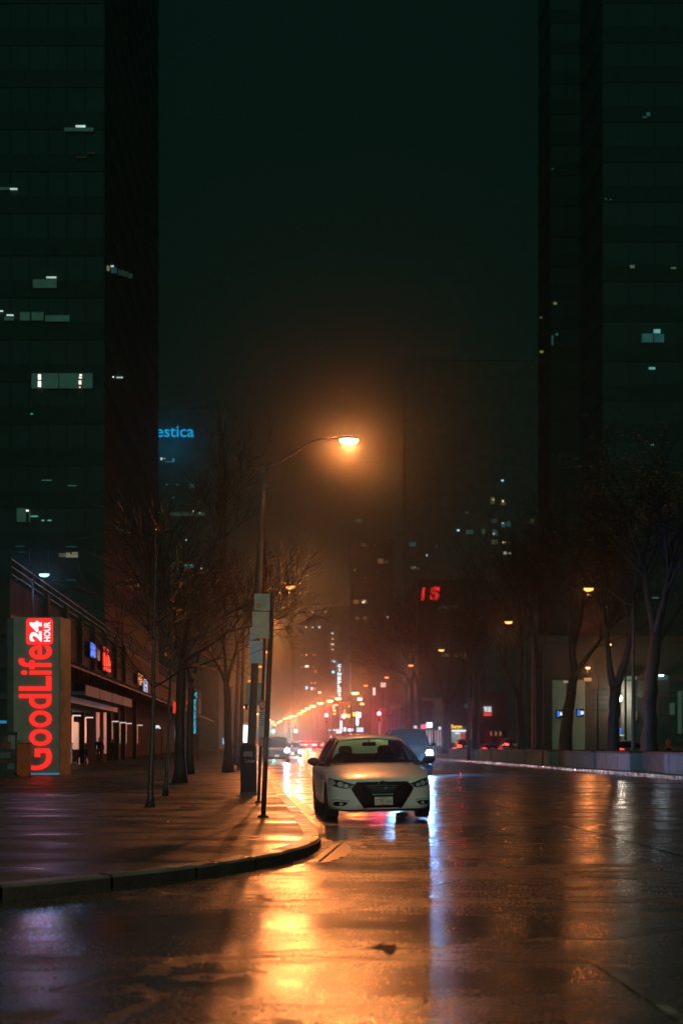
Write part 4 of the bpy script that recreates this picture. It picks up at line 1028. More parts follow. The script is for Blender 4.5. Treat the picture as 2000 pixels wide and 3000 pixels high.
ltree('slim bare tree right behind the stout trunk, in front of the red banner', 58, 556, [([(556, 2260, 0), (557, 2120, 0), (560, 2000, 0)], .15, .12, 3, 0), ([(560, 2005, 0), (545, 1930, 0), (520, 1860, 0)], .09, .04, 2.4, 7),
      ([(560, 2005, 0), (580, 1930, 0), (600, 1840, 0)], .09, .04, 2.4, 8)], 43, leaves=.003, kids=(3, 4, 4, 3))

# planters with their soil
for i, (a, b, dark) in enumerate([(46, 59.4, 0), (59.7, 64.7, 1), (65, 71.8, 0), (72.6, 79.8, 0), (80.1, 84.2, 1), (84.6, 92, 0), (92.6, 99, 0), (99.6, 106, 0), (107, 113, 0), (119, 126, 0), (126.6, 133, 0)]):
    lab = ['long concrete planter lit blue at the right edge of the frame, nearest the viewer', 'dark recessed concrete planter between the two brightest blue lit ones', 'concrete planter lit strongest blue, under the forked tree',
           'grey blue concrete planter with pale drip stains under the leaning trunk', 'dark recessed concrete planter at the foot of the leaning trunk', 'concrete planter with drip streaks under the straight slender tree', 'concrete planter under the arching V forked tree',
           'concrete planter just right of the straight trunk beside the dim parked sedan', 'concrete planter in front of the car with three red brake lights', 'far concrete planter just right of the SUV headlight', 'farthest small concrete planter beside the SUV headlight'][i]
    x0 = street((a + b) / 2, 16.2) + (.55 if dark else 0)
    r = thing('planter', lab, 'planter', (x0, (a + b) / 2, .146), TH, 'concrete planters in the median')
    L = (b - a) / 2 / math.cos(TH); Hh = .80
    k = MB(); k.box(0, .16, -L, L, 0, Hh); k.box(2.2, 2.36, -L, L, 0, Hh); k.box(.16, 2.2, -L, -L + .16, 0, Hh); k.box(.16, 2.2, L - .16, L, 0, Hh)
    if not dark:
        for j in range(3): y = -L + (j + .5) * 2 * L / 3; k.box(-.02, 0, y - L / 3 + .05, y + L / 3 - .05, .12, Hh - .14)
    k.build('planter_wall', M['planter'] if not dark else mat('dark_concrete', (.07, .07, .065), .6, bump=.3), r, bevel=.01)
    MB().box(-.06, 2.42, -L, L, Hh, Hh + .07).build('coping', mat('dark_coping', (.05, .042, .035), .6), r, bevel=.01)
    MB().grid(lambda u, v: (.17 + 2.02 * u, (-L + .17) + (2 * L - .34) * v, Hh + .075 + .05 * math.sin(9 * u + 5 * v) * math.sin(13 * v)), 6, 16).build('soil', mat('dark_soil', (.02, .016, .012), .9), r)
# ------------------------------------------------------------------ towers
def facade_grid(b, x0, x1, y, z0, z1, floor=3.7, bay=1.6, dep=.05, face=-1, m0=0, m1=1):
    """spandrel bands standing proud of a glass plane, with thin mullions (wall facing -y when face is -1)"""
    z = z0
    while z < z1 - .5:
        b.box(x0, x1, min(y, y + face * dep), max(y, y + face * dep), z, z + floor * .42, m0); z += floor
    k = int((x1 - x0) / bay)
    for i in range(k + 1):
        x = x0 + (x1 - x0) * i / k
        b.box(x - .05, x + .05, min(y, y + face * .03), max(y, y + face * .03), z0, z1, m0)
def tower(name, label, cat, px0, px1, D, depth, ztop, m, zbase=0., floor=3.7, bay=1.6, group=None, side=None, glassm=None):
    x0, x1 = X(px0, D), X(px1, D)
    r = thing(name, label, cat, ((x0 + x1) / 2, D, zbase), 0, group)
    w = (x1 - x0) / 2
    g = MB()
    sk = -.0465 * depth                    # the side walls follow the street
    g.add([(-w, 0, 0), (w, 0, 0), (w + sk, depth, 0), (-w + sk, depth, 0), (-w, 0, ztop), (w, 0, ztop), (w + sk, depth, ztop), (-w + sk, depth, ztop)], [(0,1,5,4), (1,2,6,5), (2,3,7,6), (3,0,4,7), (4,5,6,7), (0,3,2,1)])
    g.build('glazing', glassm or M['wglass'], r)
    s = MB(); facade_grid(s, -w, w, 0, 0, ztop, floor, bay)
    # the side that faces the street
    n = int(ztop / floor)
    for e in (-1, 1):
        for i in range(n):
            z = i * floor
            s.add([(e*w, 0, z), (e*w + e*.05, 0, z), (e*w + e*.05 + sk, depth, z), (e*w + sk, depth, z), (e*w, 0, z + floor*.42), (e*w + e*.05, 0, z + floor*.42), (e*w + e*.05 + sk, depth, z + floor*.42), (e*w + sk, depth, z + floor*.42)],
                  [(0,1,5,4), (1,2,6,5), (2,3,7,6), (3,0,4,7), (4,5,6,7), (0,3,2,1)])
    s.box(-w - .15, w + .15, -.15, .4, ztop, ztop + 1.2)
    s.build('wall', m, r)
    return r
def lit(root, D, items, name='window', side=None):
    for (x0, x1, y0, y1, kind) in items:
        if side is None:
            a = P(x0, y1, D) - root.location; b = P(x1, y0, D) - root.location
            MB().box(a.x, b.x, -.22, -.14, a.z, b.z).build(name, winmat(kind), root)
        else:                              # pane on a wall parallel to the street, through (x at depth 0)
            xs = side
            def pt(px, py):
                Dd = xs / ((px - 1000) / F + .0465); return P(px, py, Dd) - root.location
            a0, a1, b0, b1 = pt(x0, y0), pt(x0, y1), pt(x1, y0), pt(x1, y1)
            sh = (y1 - y0) * 0
            n = Vector((.15 if xs < 0 else -.15, 0, 0))
            k = MB(); k.add([a1, b1, b0, a0, a1 + n, b1 + n, b0 + n, a0 + n], [(0,1,2,3), (7,6,5,4), (0,4,5,1), (1,5,6,2), (2,6,7,3), (3,7,4,0)]); k.build(name, winmat(kind), root)
tl_ = tower('office_tower', 'tall dark office tower at the left edge with scattered white ceiling lights', 'tower', -520, 305, 125, 58, 104, M['facade'])
lit(tl_, 125, [(223,251,369,374,'w'), (31,52,553,557,'w'), (223,254,461,463,'r'), (259,280,449,451,'r'), (190,275,376,386,'d'), (0,31,550,558,'d'), (137,166,812,816,'w'), (98,167,820,845,'d'), (-5,10,911,914,'w'), (21,41,923,926,'w'), (14,42,928,940,'d'),
     (60,89,916,940,'d'), (94,129,916,940,'d'), (134,205,925,943,'d'), (113,121,1098,1113,'ww'), (113,121,1118,1134,'ww'), (234,241,1098,1102,'ww'), (233,241,1105,1110,'ww'), (232,239,1116,1127,'ww'), (233,237,1134,1137,'W'), (94,112,1095,1139,'d'), (122,172,1095,1139,'d'), (175,231,1095,1139,'d'), (242,272,1095,1139,'d'),
     (91,98,1212,1215,'g'), (124,153,1407,1409,'mt'), (200,227,1423,1425,'mt'), (78,85,1495,1499,'ww'), (91,112,1512,1515,'t'), (123,131,1524,1527,'t'), (141,152,1524,1527,'t'), (51,77,1490,1530,'d'), (86,90,1500,1530,'d'), (174,192,1622,1633,'dw'), (194,206,1620,1634,'m'), (207,229,1625,1634,'m'), (212,229,1619,1623,'m'), (196,225,1602,1604,'dt'),
     (47,71,1600,1602,'dt'), (59,72,1617,1619,'dt'), (195,223,1699,1701,'dt'), (47,65,1697,1699,'dt'), (0,28,1737,1741,'d'), (331,334,1104,1107,'ww')] )
xs_l = (305 - 1000) / F * 125 + .0465 * 125
lit(tl_, 125, [(313,316,778,793,'m'), (323,329,777,781,'w'), (324,338,783,800,'dt'), (346,360,790,806,'d'), (362,372,795,810,'d'), (374,384,801,815,'d'), (341,355,1104,1107,'w')], side=xs_l)
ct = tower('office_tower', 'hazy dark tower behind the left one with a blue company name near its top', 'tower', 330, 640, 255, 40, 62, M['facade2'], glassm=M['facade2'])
lit(ct, 255, [(471,475,1341,1348,'w'), (477,485,1343,1345,'t'), (485,511,1352,1354,'mt'), (505,511,1344,1351,'mt'), (486,491,1418,1421,'mt'), (517,523,1418,1421,'mt'), (551,569,1418,1430,'d'), (504,511,1457,1460,'mt'), (463,466,1499,1502,'ww'), (476,480,1504,1507,'mt'), (566,569,1496,1499,'ww'), (584,587,1502,1505,'w'), (500,600,1502,1512,'d'),
     (461,463,1580,1583,'w'), (544,547,1581,1584,'w'), (498,506,1658,1661,'mt'), (519,524,1656,1664,'mt'), (536,571,1655,1657,'t'), (540,571,1659,1666,'mt'), (588,591,1664,1667,'ww'), (309,312,1766,1769,'m')])
text('company_name', 'Celestica', P((568 + 388) / 2, 1263, 254.5) - ct.location, UX, UZ, X(568, 254.5) - X(388, 254.5), 34 / F * 254.5, emis('company_blue', (.01, .38, .75), .8), ct, .006, .05)

point(ct, P(500, 1300, 252) - ct.location, 260, (.02, .4, .8), 3.)

# right side towers
ra = tower('office_tower', 'near dark tower at the right edge, its floors lit by single slanted ceiling panels', 'tower', 1765, 2300, 132, 10, 96, M['facade'], bay=2.2)
lit(ra, 132, [(1892,1903,331,342,'dt'), (1880,1893,342,348,'d'), (1772,1774,583,585,'m'), (1786,1788,585,587,'m'), (1819,1821,587,589,'d'), (1844,1857,778,787,'o'), (1964,1979,784,789,'o'), (1899,1917,1077,1083,'t'), (1878,1911,979,1004,'dt'), (1913,1932,966,977,'t'), (1914,1943,980,1004,'dt'), (1826,1836,1452,1455,'mt'), (1905,1913,1303,1306,'g'),
     (1908,1928,1751,1754,'mt'), (1770,1776,1778,1781,'dw'), (1830,1838,1879,1882,'mt'), (1839,1846,1879,1882,'mt'), (1870,1876,1879,1883,'mt'), (1881,1889,1879,1882,'mt')])
rb = tower('office_tower', 'dark tower just left of the right edge tower, with small yellowish window gleams', 'tower', 1612, 1800, 172, 8, 112, M['facade'], bay=1.8)
lit(rb, 172, [(1613,1620,493,498,'d'), (1620,1630,886,893,'y'), (1627,1633,977,983,'mt'), (1614,1620,984,1012,'dt')])
lit(rb, 172, [(1583,1588,927,932,'o'), (1584,1591,1027,1033,'y')], side=X(1612, 172) + .0465 * 172)
CDW = [(1468,1474,1406,1410,'b'), (1436,1448,1457,1477,'dw'), (1443,1446,1463,1466,'W'), (1470,1475,1466,1471,'W'), (1468,1480,1472,1480,'dw'), (1489,1492,1469,1472,'dw'), (1364,1370,1500,1505,'mt'), (1469,1478,1530,1545,'mt'), (1469,1475,1532,1535,'b'), (1480,1494,1528,1543,'dt'), (1438,1454,1520,1532,'d'), (1338,1345,1552,1556,'b'), (1365,1385,1553,1565,'dt'), (1410,1421,1551,1564,'dt'),
     (1442,1457,1552,1570,'dt'), (1444,1447,1562,1566,'W'), (1415,1417,1567,1570,'m'), (1471,1479,1587,1592,'W'), (1486,1495,1587,1594,'dw'), (1440,1457,1582,1595,'dw'), (1474,1483,1617,1624,'ww'), (1490,1496,1618,1624,'ww'), (1474,1490,1625,1632,'dt'), (1550,1562,1521,1535,'dw'), (1094,1098,1596,1599,'m'), (1057,1073,1591,1601,'d'), (1040,1060,1521,1531,'d'), (1199,1218,1589,1601,'dt'), (1276,1281,1596,1607,'d'),
     (1106,1122,1637,1651,'dw'), (1119,1122,1646,1650,'m'), (1128,1136,1641,1650,'dt'), (1249,1251,1625,1630,'b'), (1203,1215,1660,1668,'dw'), (1222,1227,1664,1669,'dw'), (1212,1218,1660,1664,'m'), (1035,1050,1758,1769,'dw'), (1059,1075,1757,1769,'dw'), (1061,1066,1763,1767,'ww'), (1066,1069,1759,1763,'W'), (1040,1052,1807,1816,'dw'), (1063,1075,1806,1817,'dw'), (1133,1137,1807,1811,'ww'), (1130,1133,1430,1433,'o'), (1130,1133,1454,1457,'o'), (1036,1042,1665,1674,'dw'), (1068,1071,1690,1694,'dw'), (1133,1136,1739,1742,'dt')]
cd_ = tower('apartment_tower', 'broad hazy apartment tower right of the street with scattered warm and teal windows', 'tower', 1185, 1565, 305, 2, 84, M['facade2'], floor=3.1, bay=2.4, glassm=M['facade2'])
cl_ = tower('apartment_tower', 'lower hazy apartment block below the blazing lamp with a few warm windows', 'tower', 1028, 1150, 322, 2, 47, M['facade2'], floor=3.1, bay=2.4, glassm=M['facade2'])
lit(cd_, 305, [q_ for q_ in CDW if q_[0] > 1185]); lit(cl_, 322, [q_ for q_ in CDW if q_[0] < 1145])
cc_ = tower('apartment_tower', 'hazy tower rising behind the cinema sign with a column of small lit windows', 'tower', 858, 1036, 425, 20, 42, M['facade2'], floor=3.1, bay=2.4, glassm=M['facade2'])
lit(cc_, 425, [(971,976,1854,1858,'b'), (972,976,1871,1874,'W'), (970,978,1887,1889,'ww'), (972,976,1902,1905,'W'), (971,975,1934,1941,'t'), (977,981,1936,1941,'b'), (972,979,1966,1973,'b'), (895,899,1917,1921,'W'), (882,885,1918,1922,'m'), (916,925,1917,1921,'dw'), (893,904,1950,1955,'ww'), (882,887,1953,1957,'dw'), (922,926,1964,1972,'m'), (917,920,1953,1957,'dw'), (909,915,1999,2004,'m'), (919,926,1999,2004,'m'),
     (895,901,2012,2020,'b'), (910,916,2014,2022,'b'), (917,925,2014,2022,'dw'), (932,940,2027,2032,'ww'), (895,898,1836,1840,'W'), (914,917,1837,1840,'b'), (933,938,1836,1840,'b'), (912,917,1792,1795,'W'), (952,956,1792,1795,'W'), (940,946,1812,1815,'dw')])

# bank tower with the red letters
bk = tower('bank_building', 'dark bank block behind the trees with glowing red letters on its top', 'building', 1226, 1420, 215, 24, 25.2, M['facade'], floor=3.6)
lit(bk, 215, [(1281,1290,1776,1792,'dt'), (1292,1318,1775,1786,'d'), (1320,1339,1774,1783,'dt'), (1290,1310,1831,1834,'d'), (1320,1360,1822,1834,'d'), (1329,1345,1916,1926,'dw'), (1348,1371,1912,1930,'dw'), (1295,1320,1915,1925,'d')])
text('letter', 'I', P(1239, 1741, 214.5) - bk.location, UX, (.12, 0, 1), 9 / F * 214, 38 / F * 214, E['red'], bk, .02, .1)
text('letter', 'S', P(1273, 1739, 214.5) - bk.location, UX, (.12, 0, 1), 29 / F * 214, 40 / F * 214, E['red'], bk, .05, .1)

# ------------------------------------------------------------------ left: shops under a canopy
ml = thing('shopping_mall', 'low dark shopping arcade along the near pavement with warm lit columns and a rooftop parapet', 'building', (street(60, -12.3), 60, .13), TH)
SH = lambda px: (12.3 / ((1000 - px) / F - .0465) - 60) / math.cos(TH)       # distance along the facade for a photo column
k = MB(); k.box(-14, 0, 6, 175, 6.3, 8.9)
for px in (130, 187, 232, 270, 305, 335, 360):
    y = SH(px); k.box(-.6, .25, y - .35, y + .35, 6.3, 9.2)
k.build('upper_wall', mat('mall_upper_panels', (.06, .05, .036), .75, spec=.2, scale=.8, var=.3), ml)
k = MB()
for z in (9.15, 9.5, 9.85): k.tube([(.05, 6, z), (.05, 175, z)], .03, 6)
for i in range(58): k.tube([(.05, 6 + i * 3, 8.9), (.05, 6 + i * 3, 9.9)], .03, 5)
k.build('parapet_railing', M['pole'], ml)
MB().box(-14, -2.4, 6, 175, 0, 6.3).build('wall', mat('mall_shop_wall', (.025, .025, .024), .85, spec=.1, scale=.5, var=.3), ml)
k = MB(); k.add([(0, 6, 6.3), (2.2, 6, 5.2), (2.2, 175, 5.2), (0, 175, 6.3), (0, 6, 6.2), (2.2, 6, 5.1), (2.2, 175, 5.1), (0, 175, 6.2)], [(0,1,2,3), (7,6,5,4), (0,4,5,1), (1,5,6,2), (2,6,7,3), (3,7,4,0)])
for i in range(84): k.box(0, .06, 6 + i * 2, 6.05 + i * 2, 5.0, 6.3)
k.build('sloping_glass_roof', mat('canopy_dark_glass', (.02, .022, .022), .6, spec=.2), ml)
k = MB(); k.box(-2.4, 3.1, 8.5, 31, 3.62, 3.80); k.box(-2.4, 2.2, 9.5, 31, 3.30, 3.62)
k.build('canopy', mat('canopy_grey', (.14, .14, .13), .5), ml)
k = MB()
for i in range(4): k.box(3.1, 3.14, 8.6 + i * 5.6, 8.6 + i * 5.6 + 5.4, 3.66, 4.12)
k.build('canopy_fascia', mat('canopy_bronze', (.10, .07, .045), .6, spec=.2), ml)
WARMCOL = emis('lit_column_warm', (1., .42, .25), .8, var=.3, scale=.8)
for i, (px, em) in enumerate(((227, 1), (264, 1), (340, 0), (362, 0), (380, 0), (412, 0))):
    y = SH(px)
    MB().box(-.7, -.35, y - .3, y + .3, 0, 5.2).build('column', M['facade'], ml)
    MB().box(-.34, -.28, y - .16, y + .22, 1.35, 3.0).build('column_glow', WARMCOL if em else emis('lit_column_dim', (.8, .45, .2), .13, var=.4, scale=.8), ml)  # glowing panel stands in for warm light falling on the column
    MB().box(-.6, .1, y + .35, y + .75, 3.02, 3.08).build('downlight', emis('downlight_cool', (1., .85, .75), .9), ml)
for px0, px1, kd in ((190, 205, 'dt'), (206, 218, 'mt'), (219, 224, 'dt'), (233, 240, 'dt'), (243, 256, 'd'), (268, 280, 'd'), (366, 374, 'd'), (384, 392, 'd')):
    a, b = SH(px0), SH(px1)
    MB().box(-2.4, -2.33, a, b, .5, 4.6).build('shop_window', winmat(kd), ml)
# lit wall and a framed glass door at the entrance
a, b = SH(299), SH(331)
MB().box(-2.4, -2.30, a, b, .9, 2.9).build('entrance_wall', emis('lit_entrance_wall', (.95, .60, .36), .42, var=.6, scale=.35), ml)
k = MB(); ya, yb_ = SH(284), SH(299)
for (c0, c1, z0, z1) in ((ya, ya + .3, 0, 2.7), (yb_ - .3, yb_, 0, 2.7), (ya, yb_, 2.6, 2.72)): k.box(-2.2, -2.1, c0, c1, z0, z1)
dr_ = k.build('door', M['dark'], ml)
MB().box(-2.2, -2.12, ya + .3, yb_ - .3, 0, 2.6).build('pane', winmat('d'), dr_)
MB().box(-2.2, -2.06, SH(293), SH(299), 1.5, 1.95).build('door_notice', emis('door_notice_red', (.9, .12, .08), .35), dr_)
for px, em in ((255, 'downlight_cool'), (190, 'downlight_cool'), (196, 'downlight_cool')):
    y = SH(px); MB().box(-1.6, -.9, y, y + .35, 3.0, 3.05).build('downlight', MATS[em], ml)
a = SH(237); MB().lathe([(.09, 0), (.1, .2), (.06, .45), (.02, .6)], (.1, a, 3.9)).build('wall_lamp', emis('amber_wall_lamp', (1., .45, .1), .6), ml)
a = SH(172); MB().lathe([(.06, 0), (.1, .1), (.1, .25), (.03, .35)], (.5, a, 7.6)).build('wall_lamp', emis('amber_wall_lamp_bright', (1., .4, .12), 2.), ml)
def side_sign(name, label, px0, px1, z0, z1, body, m, back=None, cat='sign', strokes=None, x=.30):
    a, b = SH(px0), SH(px1)
    o = ml.matrix_basis if False else None
    r = thing(name, label, cat, Vector((street(60, -12.3), 60, .13)) + Vector((math.cos(TH) * x - math.sin(TH) * (a + b) / 2, math.sin(TH) * x + math.cos(TH) * (a + b) / 2, z0)), TH, 'lit shop signs on the arcade')
    if back: MB().box(-.1, -.01, -(b - a) / 2, (b - a) / 2, -.05, z1 - z0 + .05).build('backing', back, r)
    if strokes:
        k = MB()
        for (u0, u1, w0_, w1_) in strokes: k.box(0, .08, (u0 - .5) * (b - a), (u1 - .5) * (b - a), w0_ * (z1 - z0), w1_ * (z1 - z0))
        k.build('lettering', m, r)
    else: text('lettering', body, (0, 0, (z1 - z0) / 2), UY, UZ, b - a, z1 - z0, m, r, .03, .05)
    return r
side_sign('shop_sign', 'blue lit sign of tall narrow strokes on the arcade upper wall', 251, 266, 7.0, 7.9, '', E['blue'], M['black'], strokes=[(0, .16, 0, 1), (.24, .36, .1, 1), (.42, .62, 0, .95), (.7, .8, 0, .9)])
side_sign('shop_sign', 'dim blue grey lit sign strip right beside the blue strokes', 268, 277, 6.95, 7.75, '', emis('blue_dim_sign', (.1, .25, .3), .12), M['black'], strokes=[(0, .3, .1, 1), (.4, 1, 0, .9), (.6, .9, 0, .3)])
side_sign('shop_sign', 'red lit sign of tall bold strokes on the arcade upper wall', 289, 309, 6.5, 8.1, '', E['red'], M['black'], strokes=[(0, .16, 0, .75), (0, .18, .85, 1), (.27, .5, 0, .38), (.3, .42, .3, .6), (.55, .68, 0, .95), (.68, .8, .45, .62), (.8, .98, 0, .5)])
side_sign('shop_sign', 'small blue lit character sign at the far end of the arcade wall', 410, 420, 6.1, 7.3, '', emis('blue_small_sign', (.15, .5, .9), .7), M['black'], strokes=[(0, .15, 0, 1), (0, 1, .85, 1), (.3, .9, .45, .58), (.85, 1, 0, .9), (.3, .5, 0, .3)])
side_sign('shop_sign', 'small warm orange lit sign beside the little blue character sign', 394, 405, 6.6, 7.6, '', emis('amber_small_sign', (1., .35, .12), .45), M['black'], strokes=[(0, .3, .3, 1), (.35, .6, 0, .7), (.7, 1, .2, .9)])
# kiosk front at the far left with blue letters
kk = P(-30, 2262, 66); kk.z = .13
ks = thing('kiosk', 'dark glazed shop front at the left edge behind the poster, with blue letters', 'kiosk', kk, 0)
q = 66 / F
k = MB(); k.box(-60*q, 62*q, 0, 4, 445*q, 460*q); k.box(-60*q, 62*q, 0, .1, 210*q, 228*q); k.box(50*q, 62*q, -.02, 4, 0, 445*q)
k.build('frame', mat('kiosk_frame', (.05, .055, .055), .4), ks)
MB().box(-60*q, 50*q, .2, 3.8, 0, 445*q).build('glazing', M['wglass'], ks)
MB().box(-60*q, 50*q, .05, .18, 300*q, 380*q).build('sign_board', mat('kiosk_sign_board', (.012, .02, .025), .4), ks)
text('sign_lettering', 'RY', ((8 + 30) * q - .02, .02, (2262 - 1843) * q), UX, UZ, 26*q, 15*q, emis('kiosk_blue', (.12, .4, .8), .5), ks, .01, .02)
MB().box(-60*q, 47*q, .10, .18, (2262 - 2123)*q, (2262 - 2115)*q).build('shelf_light', emis('kiosk_shelf_blue', (.05, .4, .8), .4), ks)
# banner signs farther down the pavement
def banner(label, px0, px1, py0, py1, D, build, group='lit banners down the pavement', name='banner_sign'):
    c = P((px0 + px1) / 2, py1, D); r = thing(name, label, 'sign', (c.x, c.y, .13), 0, group)
    z1 = P(0, py0, D).z - .13; z0 = c.z - .13; w = X(px1, D) - X(px0, D)
    MB().tube([(w / 2 + .06, .1, 0), (w / 2 + .06, .1, z1)], .05, 8).build('pole', M['dark'], r)
    build(r, w, z0, z1); return r
def b1(r, w, z0, z1):
    bo = MB().box(-w / 2, w / 2, -.08, .08, z0, z1).build('board', mat('banner_dark', (.01, .02, .025), .5), r)
    text('lettering', 'MERIDIAN ARTS CENTRE', (0, -.085, z0 + (z1 - z0) * .40), UZ, -UX, (z1 - z0) * .76, w * .62, emis('banner_cyan', (.04, .65, .9), .8), bo, .02, .02)
    k = MB(); h = (z1 - z0) * .14; t = z1 - h - .1
    for (x0, y0, x1, y1) in ((-.4, 0, -.4, 1), (-.4, 1, 0, .4), (0, .4, .4, 1), (.4, 1, .4, 0), (-.4, -.3, .4, -.3)): k.tube([(x0 * w, -.09, t + y0 * h), (x1 * w, -.09, t + y1 * h)], w * .07, 5)
    k.build('emblem', MATS['banner_cyan'], bo)
banner('vertical banner with small cyan lettering reading upward, beside the red dotted sign', 563, 577, 2024, 2152, 108, b1)
RB = emis('banner_red', (1., .05, .02), .75, var=.3)
def b2(r, w, z0, z1): MB().prism([(-.5 * w, 0), (.5 * w, 0), (.45 * w, (z1 - z0) * .45), (.2 * w, (z1 - z0) * .75), (-.45 * w, z1 - z0)], (0, -.05, z0), UX, UZ, (0, .1, 0)).build('sail', RB, r)
banner('red glowing sail shaped sign between the young tree and the stout trunk', 507, 519, 2052, 2090, 96, b2)
def b3(r, w, z0, z1):
    k = MB()
    for (a, b, c, d) in ((.0, .4, .72, .95), (.7, 1, .8, 1), (.4, .62, .55, .72), (.75, 1, .48, .72), (.55, .95, 0, .42)): k.box((a - .5) * w, (b - .5) * w, -.06, .06, z0 + c * (z1 - z0), z0 + d * (z1 - z0))
    k.build('lettering', RB, r)
banner('sign of broken red glowing pieces just right of the stout trunk', 547, 560, 2051, 2093, 102, b3)
def b4(r, w, z0, z1): MB().tube([(0, 0, z0), (0, 0, z1)], w / 2, 8).build('light_tube', emis('tube_cyan', (.05, .6, .8), .9), r)
banner('thin upright cyan light tube under the red sail sign', 513, 517, 2122, 2176, 96, b4)
def b5(r, w, z0, z1): text('lettering', 'PL', (0, -.05, (z0 + z1) / 2), UX, UZ, w, z1 - z0, E['white'], r, .05, .03)
banner('small white glowing letters behind the nearest thin tree trunk', 457, 471, 2126, 2135, 118, b5)
def b6(r, w, z0, z1): MB().box(-w/2, w/2, -.05, .05, z0, z1).build('light_panel', emis('panel_blue_white', (.3, .6, 1.), .9), r)
banner('small upright blue white light panel far along the pavement, low between the trees', 652, 658, 2163, 2181, 170, b6)
def b7(r, w, z0, z1): MB().box(-w/2, w/2, -.05, .05, z0, z1).build('light_panel', emis('panel_white_hot', (.8, .85, 1.), 2.5), r)
banner('bright white shop window light panel squeezed between the dark lamp poles', 712, 725, 2125, 2176, 190, b7)

# ------------------------------------------------------------------ right: bank front, restaurant, shops
def front(name, label, px0, px1, py0, D, depth, m, cat='building', zb=None, group='buildings across the street'):
    x0, x1 = X(px0, D), X(px1, D); zb = zr(D) + .14 if zb is None else zb
    r = thing(name, label, cat, ((x0 + x1) / 2, D, zb), 0, group); w = (x1 - x0) / 2; h = P(0, py0, D).z - zb
    k = MB(); k.box(-w, w, 0, depth, 0, h); k.box(-w - .1, w + .1, -.12, .3, h, h + .5)
    k.build('wall', m, r)
    return r
def onf(r, D, px0, px1, py0, py1, m, name, d0=-.2, d1=0.):
    a = P(px0, py1, D) - r.location; b = P(px1, py0, D) - r.location
    return MB().box(a.x, b.x, d0, d1, a.z, b.z).build(name, m, r)
bf = front('bank_building', 'dark stone bank front with tall pale panels behind the leaning trunk', 1560, 2150, 1880, 131, .8, M['brick'])
for a, b in ((1616, 1656), (1676, 1711)):
    onf(bf, 131, a, b, 1993, 2215, M['pale'], 'pale_panel', -.3)
onf(bf, 131, 1818, 1852, 1995, 2180, mat('grey_green_panel', (.30, .32, .29), .55, scale=1.), 'pale_panel', -.3)
for y in (2018, 2032, 2046, 2062, 2076): onf(bf, 131, 1738, 1782, y, y + 8, M['wglass'], 'window', -.05, .02)
for a, b in ((1860, 1880), (1925, 1958), (1962, 1998)):
    for y0, y1 in ((1998, 2034), (2040, 2096), (2100, 2180)): onf(bf, 131, a, b, y0, y1, M['wglass'], 'window', -.08, .02)
onf(bf, 131, 1960, 1975, 2060, 2095, winmat('d'), 'window', -.1); onf(bf, 131, 1984, 1996, 2025, 2150, winmat('d'), 'window', -.1)
onf(bf, 131, 1825, 1862, 1982, 1992, winmat('d'), 'lit_soffit', -.5); onf(bf, 131, 1920, 1955, 1980, 1991, winmat('dt'), 'lit_soffit', -.5)
onf(bf, 131, 1649, 1664, 1996, 2001, emis('soffit_lamp', (.9, .75, .6), .3), 'soffit_light', -.6); onf(bf, 131, 1710, 1729, 1987, 1996, emis('soffit_lamp_orange', (1., .5, .25), .35), 'soffit_light', -.6)
onf(bf, 131, 1808, 1811, 2132, 2148, E['blue'], 'door_sign', -.3); onf(bf, 131, 1814, 1817, 2134, 2152, E['blue'], 'door_sign', -.3)
onf(bf, 131, 1815, 1826, 2154, 2156, emis('soffit_white', (.9, .9, .8), .9), 'soffit_light', -.3)
onf(bf, 131, 1848, 1865, 2085, 2112, mat('poster_brown', (.15, .10, .07), .6), 'poster', -.25)
for y in range(1996, 2045, 5): onf(bf, 131, 1868, 1888, y, y + 2, mat('louvre_grey', (.2, .2, .16), .5), 'louvre', -.2)
wlp = MB(); c = P(1815, 2047, 130) - bf.location; wlp.lathe([(.05, -.3), (.22, -.15), (.25, .1), (.1, .3)], c); wlp.build('wall_lamp', emis('warm_wall_lamp', (1., .85, .65), 5.), bf)
point(bf, c + Vector((0, -.5, 0)), 220, (1., .85, .65), .2)
for i, (px0, px1, py0, py1, t, lab) in enumerate(((1629, 1649, 2080, 2104, 'BM', 'black projecting bank sign with a blue square, the left one partly behind the leaning trunk'), (1688, 1710, 2077, 2101, 'BM', 'black projecting bank sign with a blue square, the right one on the second pale panel'))):
    D = 129.5; c = P((px0 + px1) / 2, (py0 + py1) / 2, D); r = thing('bank_sign', lab, 'sign', c, 0, 'blue bank signs on the pale panels'); q = D / F
    k = MB(); w, h = (px1 - px0) / 2 * q, (py1 - py0) / 2 * q; k.box(-w, w, 0, .3, -h, h); k.box(-.06, .06, .3, 1.4, -.1, .1); k.build('sign_box', M['black'], r)
    MB().box(-w * .75, -w * .1, -.03, 0, -h * .72, h * .72).build('blue_square', E['blue'], r)
    text('lettering', t, (w * .5, -.01, h * .02), UX, UZ, w * .82, h * .95, E['white'], r, .03, .02)
kg = front('restaurant_building', 'reddish brown restaurant building with white lettering over a glowing red line', 1394, 1486, 2040, 186, 12, mat('restaurant_red_render', (.16, .055, .03), .7, scale=.7))
text('sign_lettering', 'THE KEG', P(1427.5, 2078.5, 185.6) - kg.location, UX, UZ, 22 / F * 186, 15 / F * 186, E['white'], kg, .02, .05)
onf(kg, 186, 1416, 1439, 2089, 2098, emis('red_sign_panel', (1., .06, .03), .7, var=.3), 'sign_panel', -.3)
onf(kg, 186, 1434, 1442, 2126, 2131, emis('blue_small', (.1, .4, .7), .4), 'sign_panel', -.2); onf(kg, 186, 1436, 1443, 2133, 2136, E['red'], 'sign_panel', -.2)
onf(kg, 186, 1400, 1456, 2122, 2140, M['brick'], 'band', -.4)
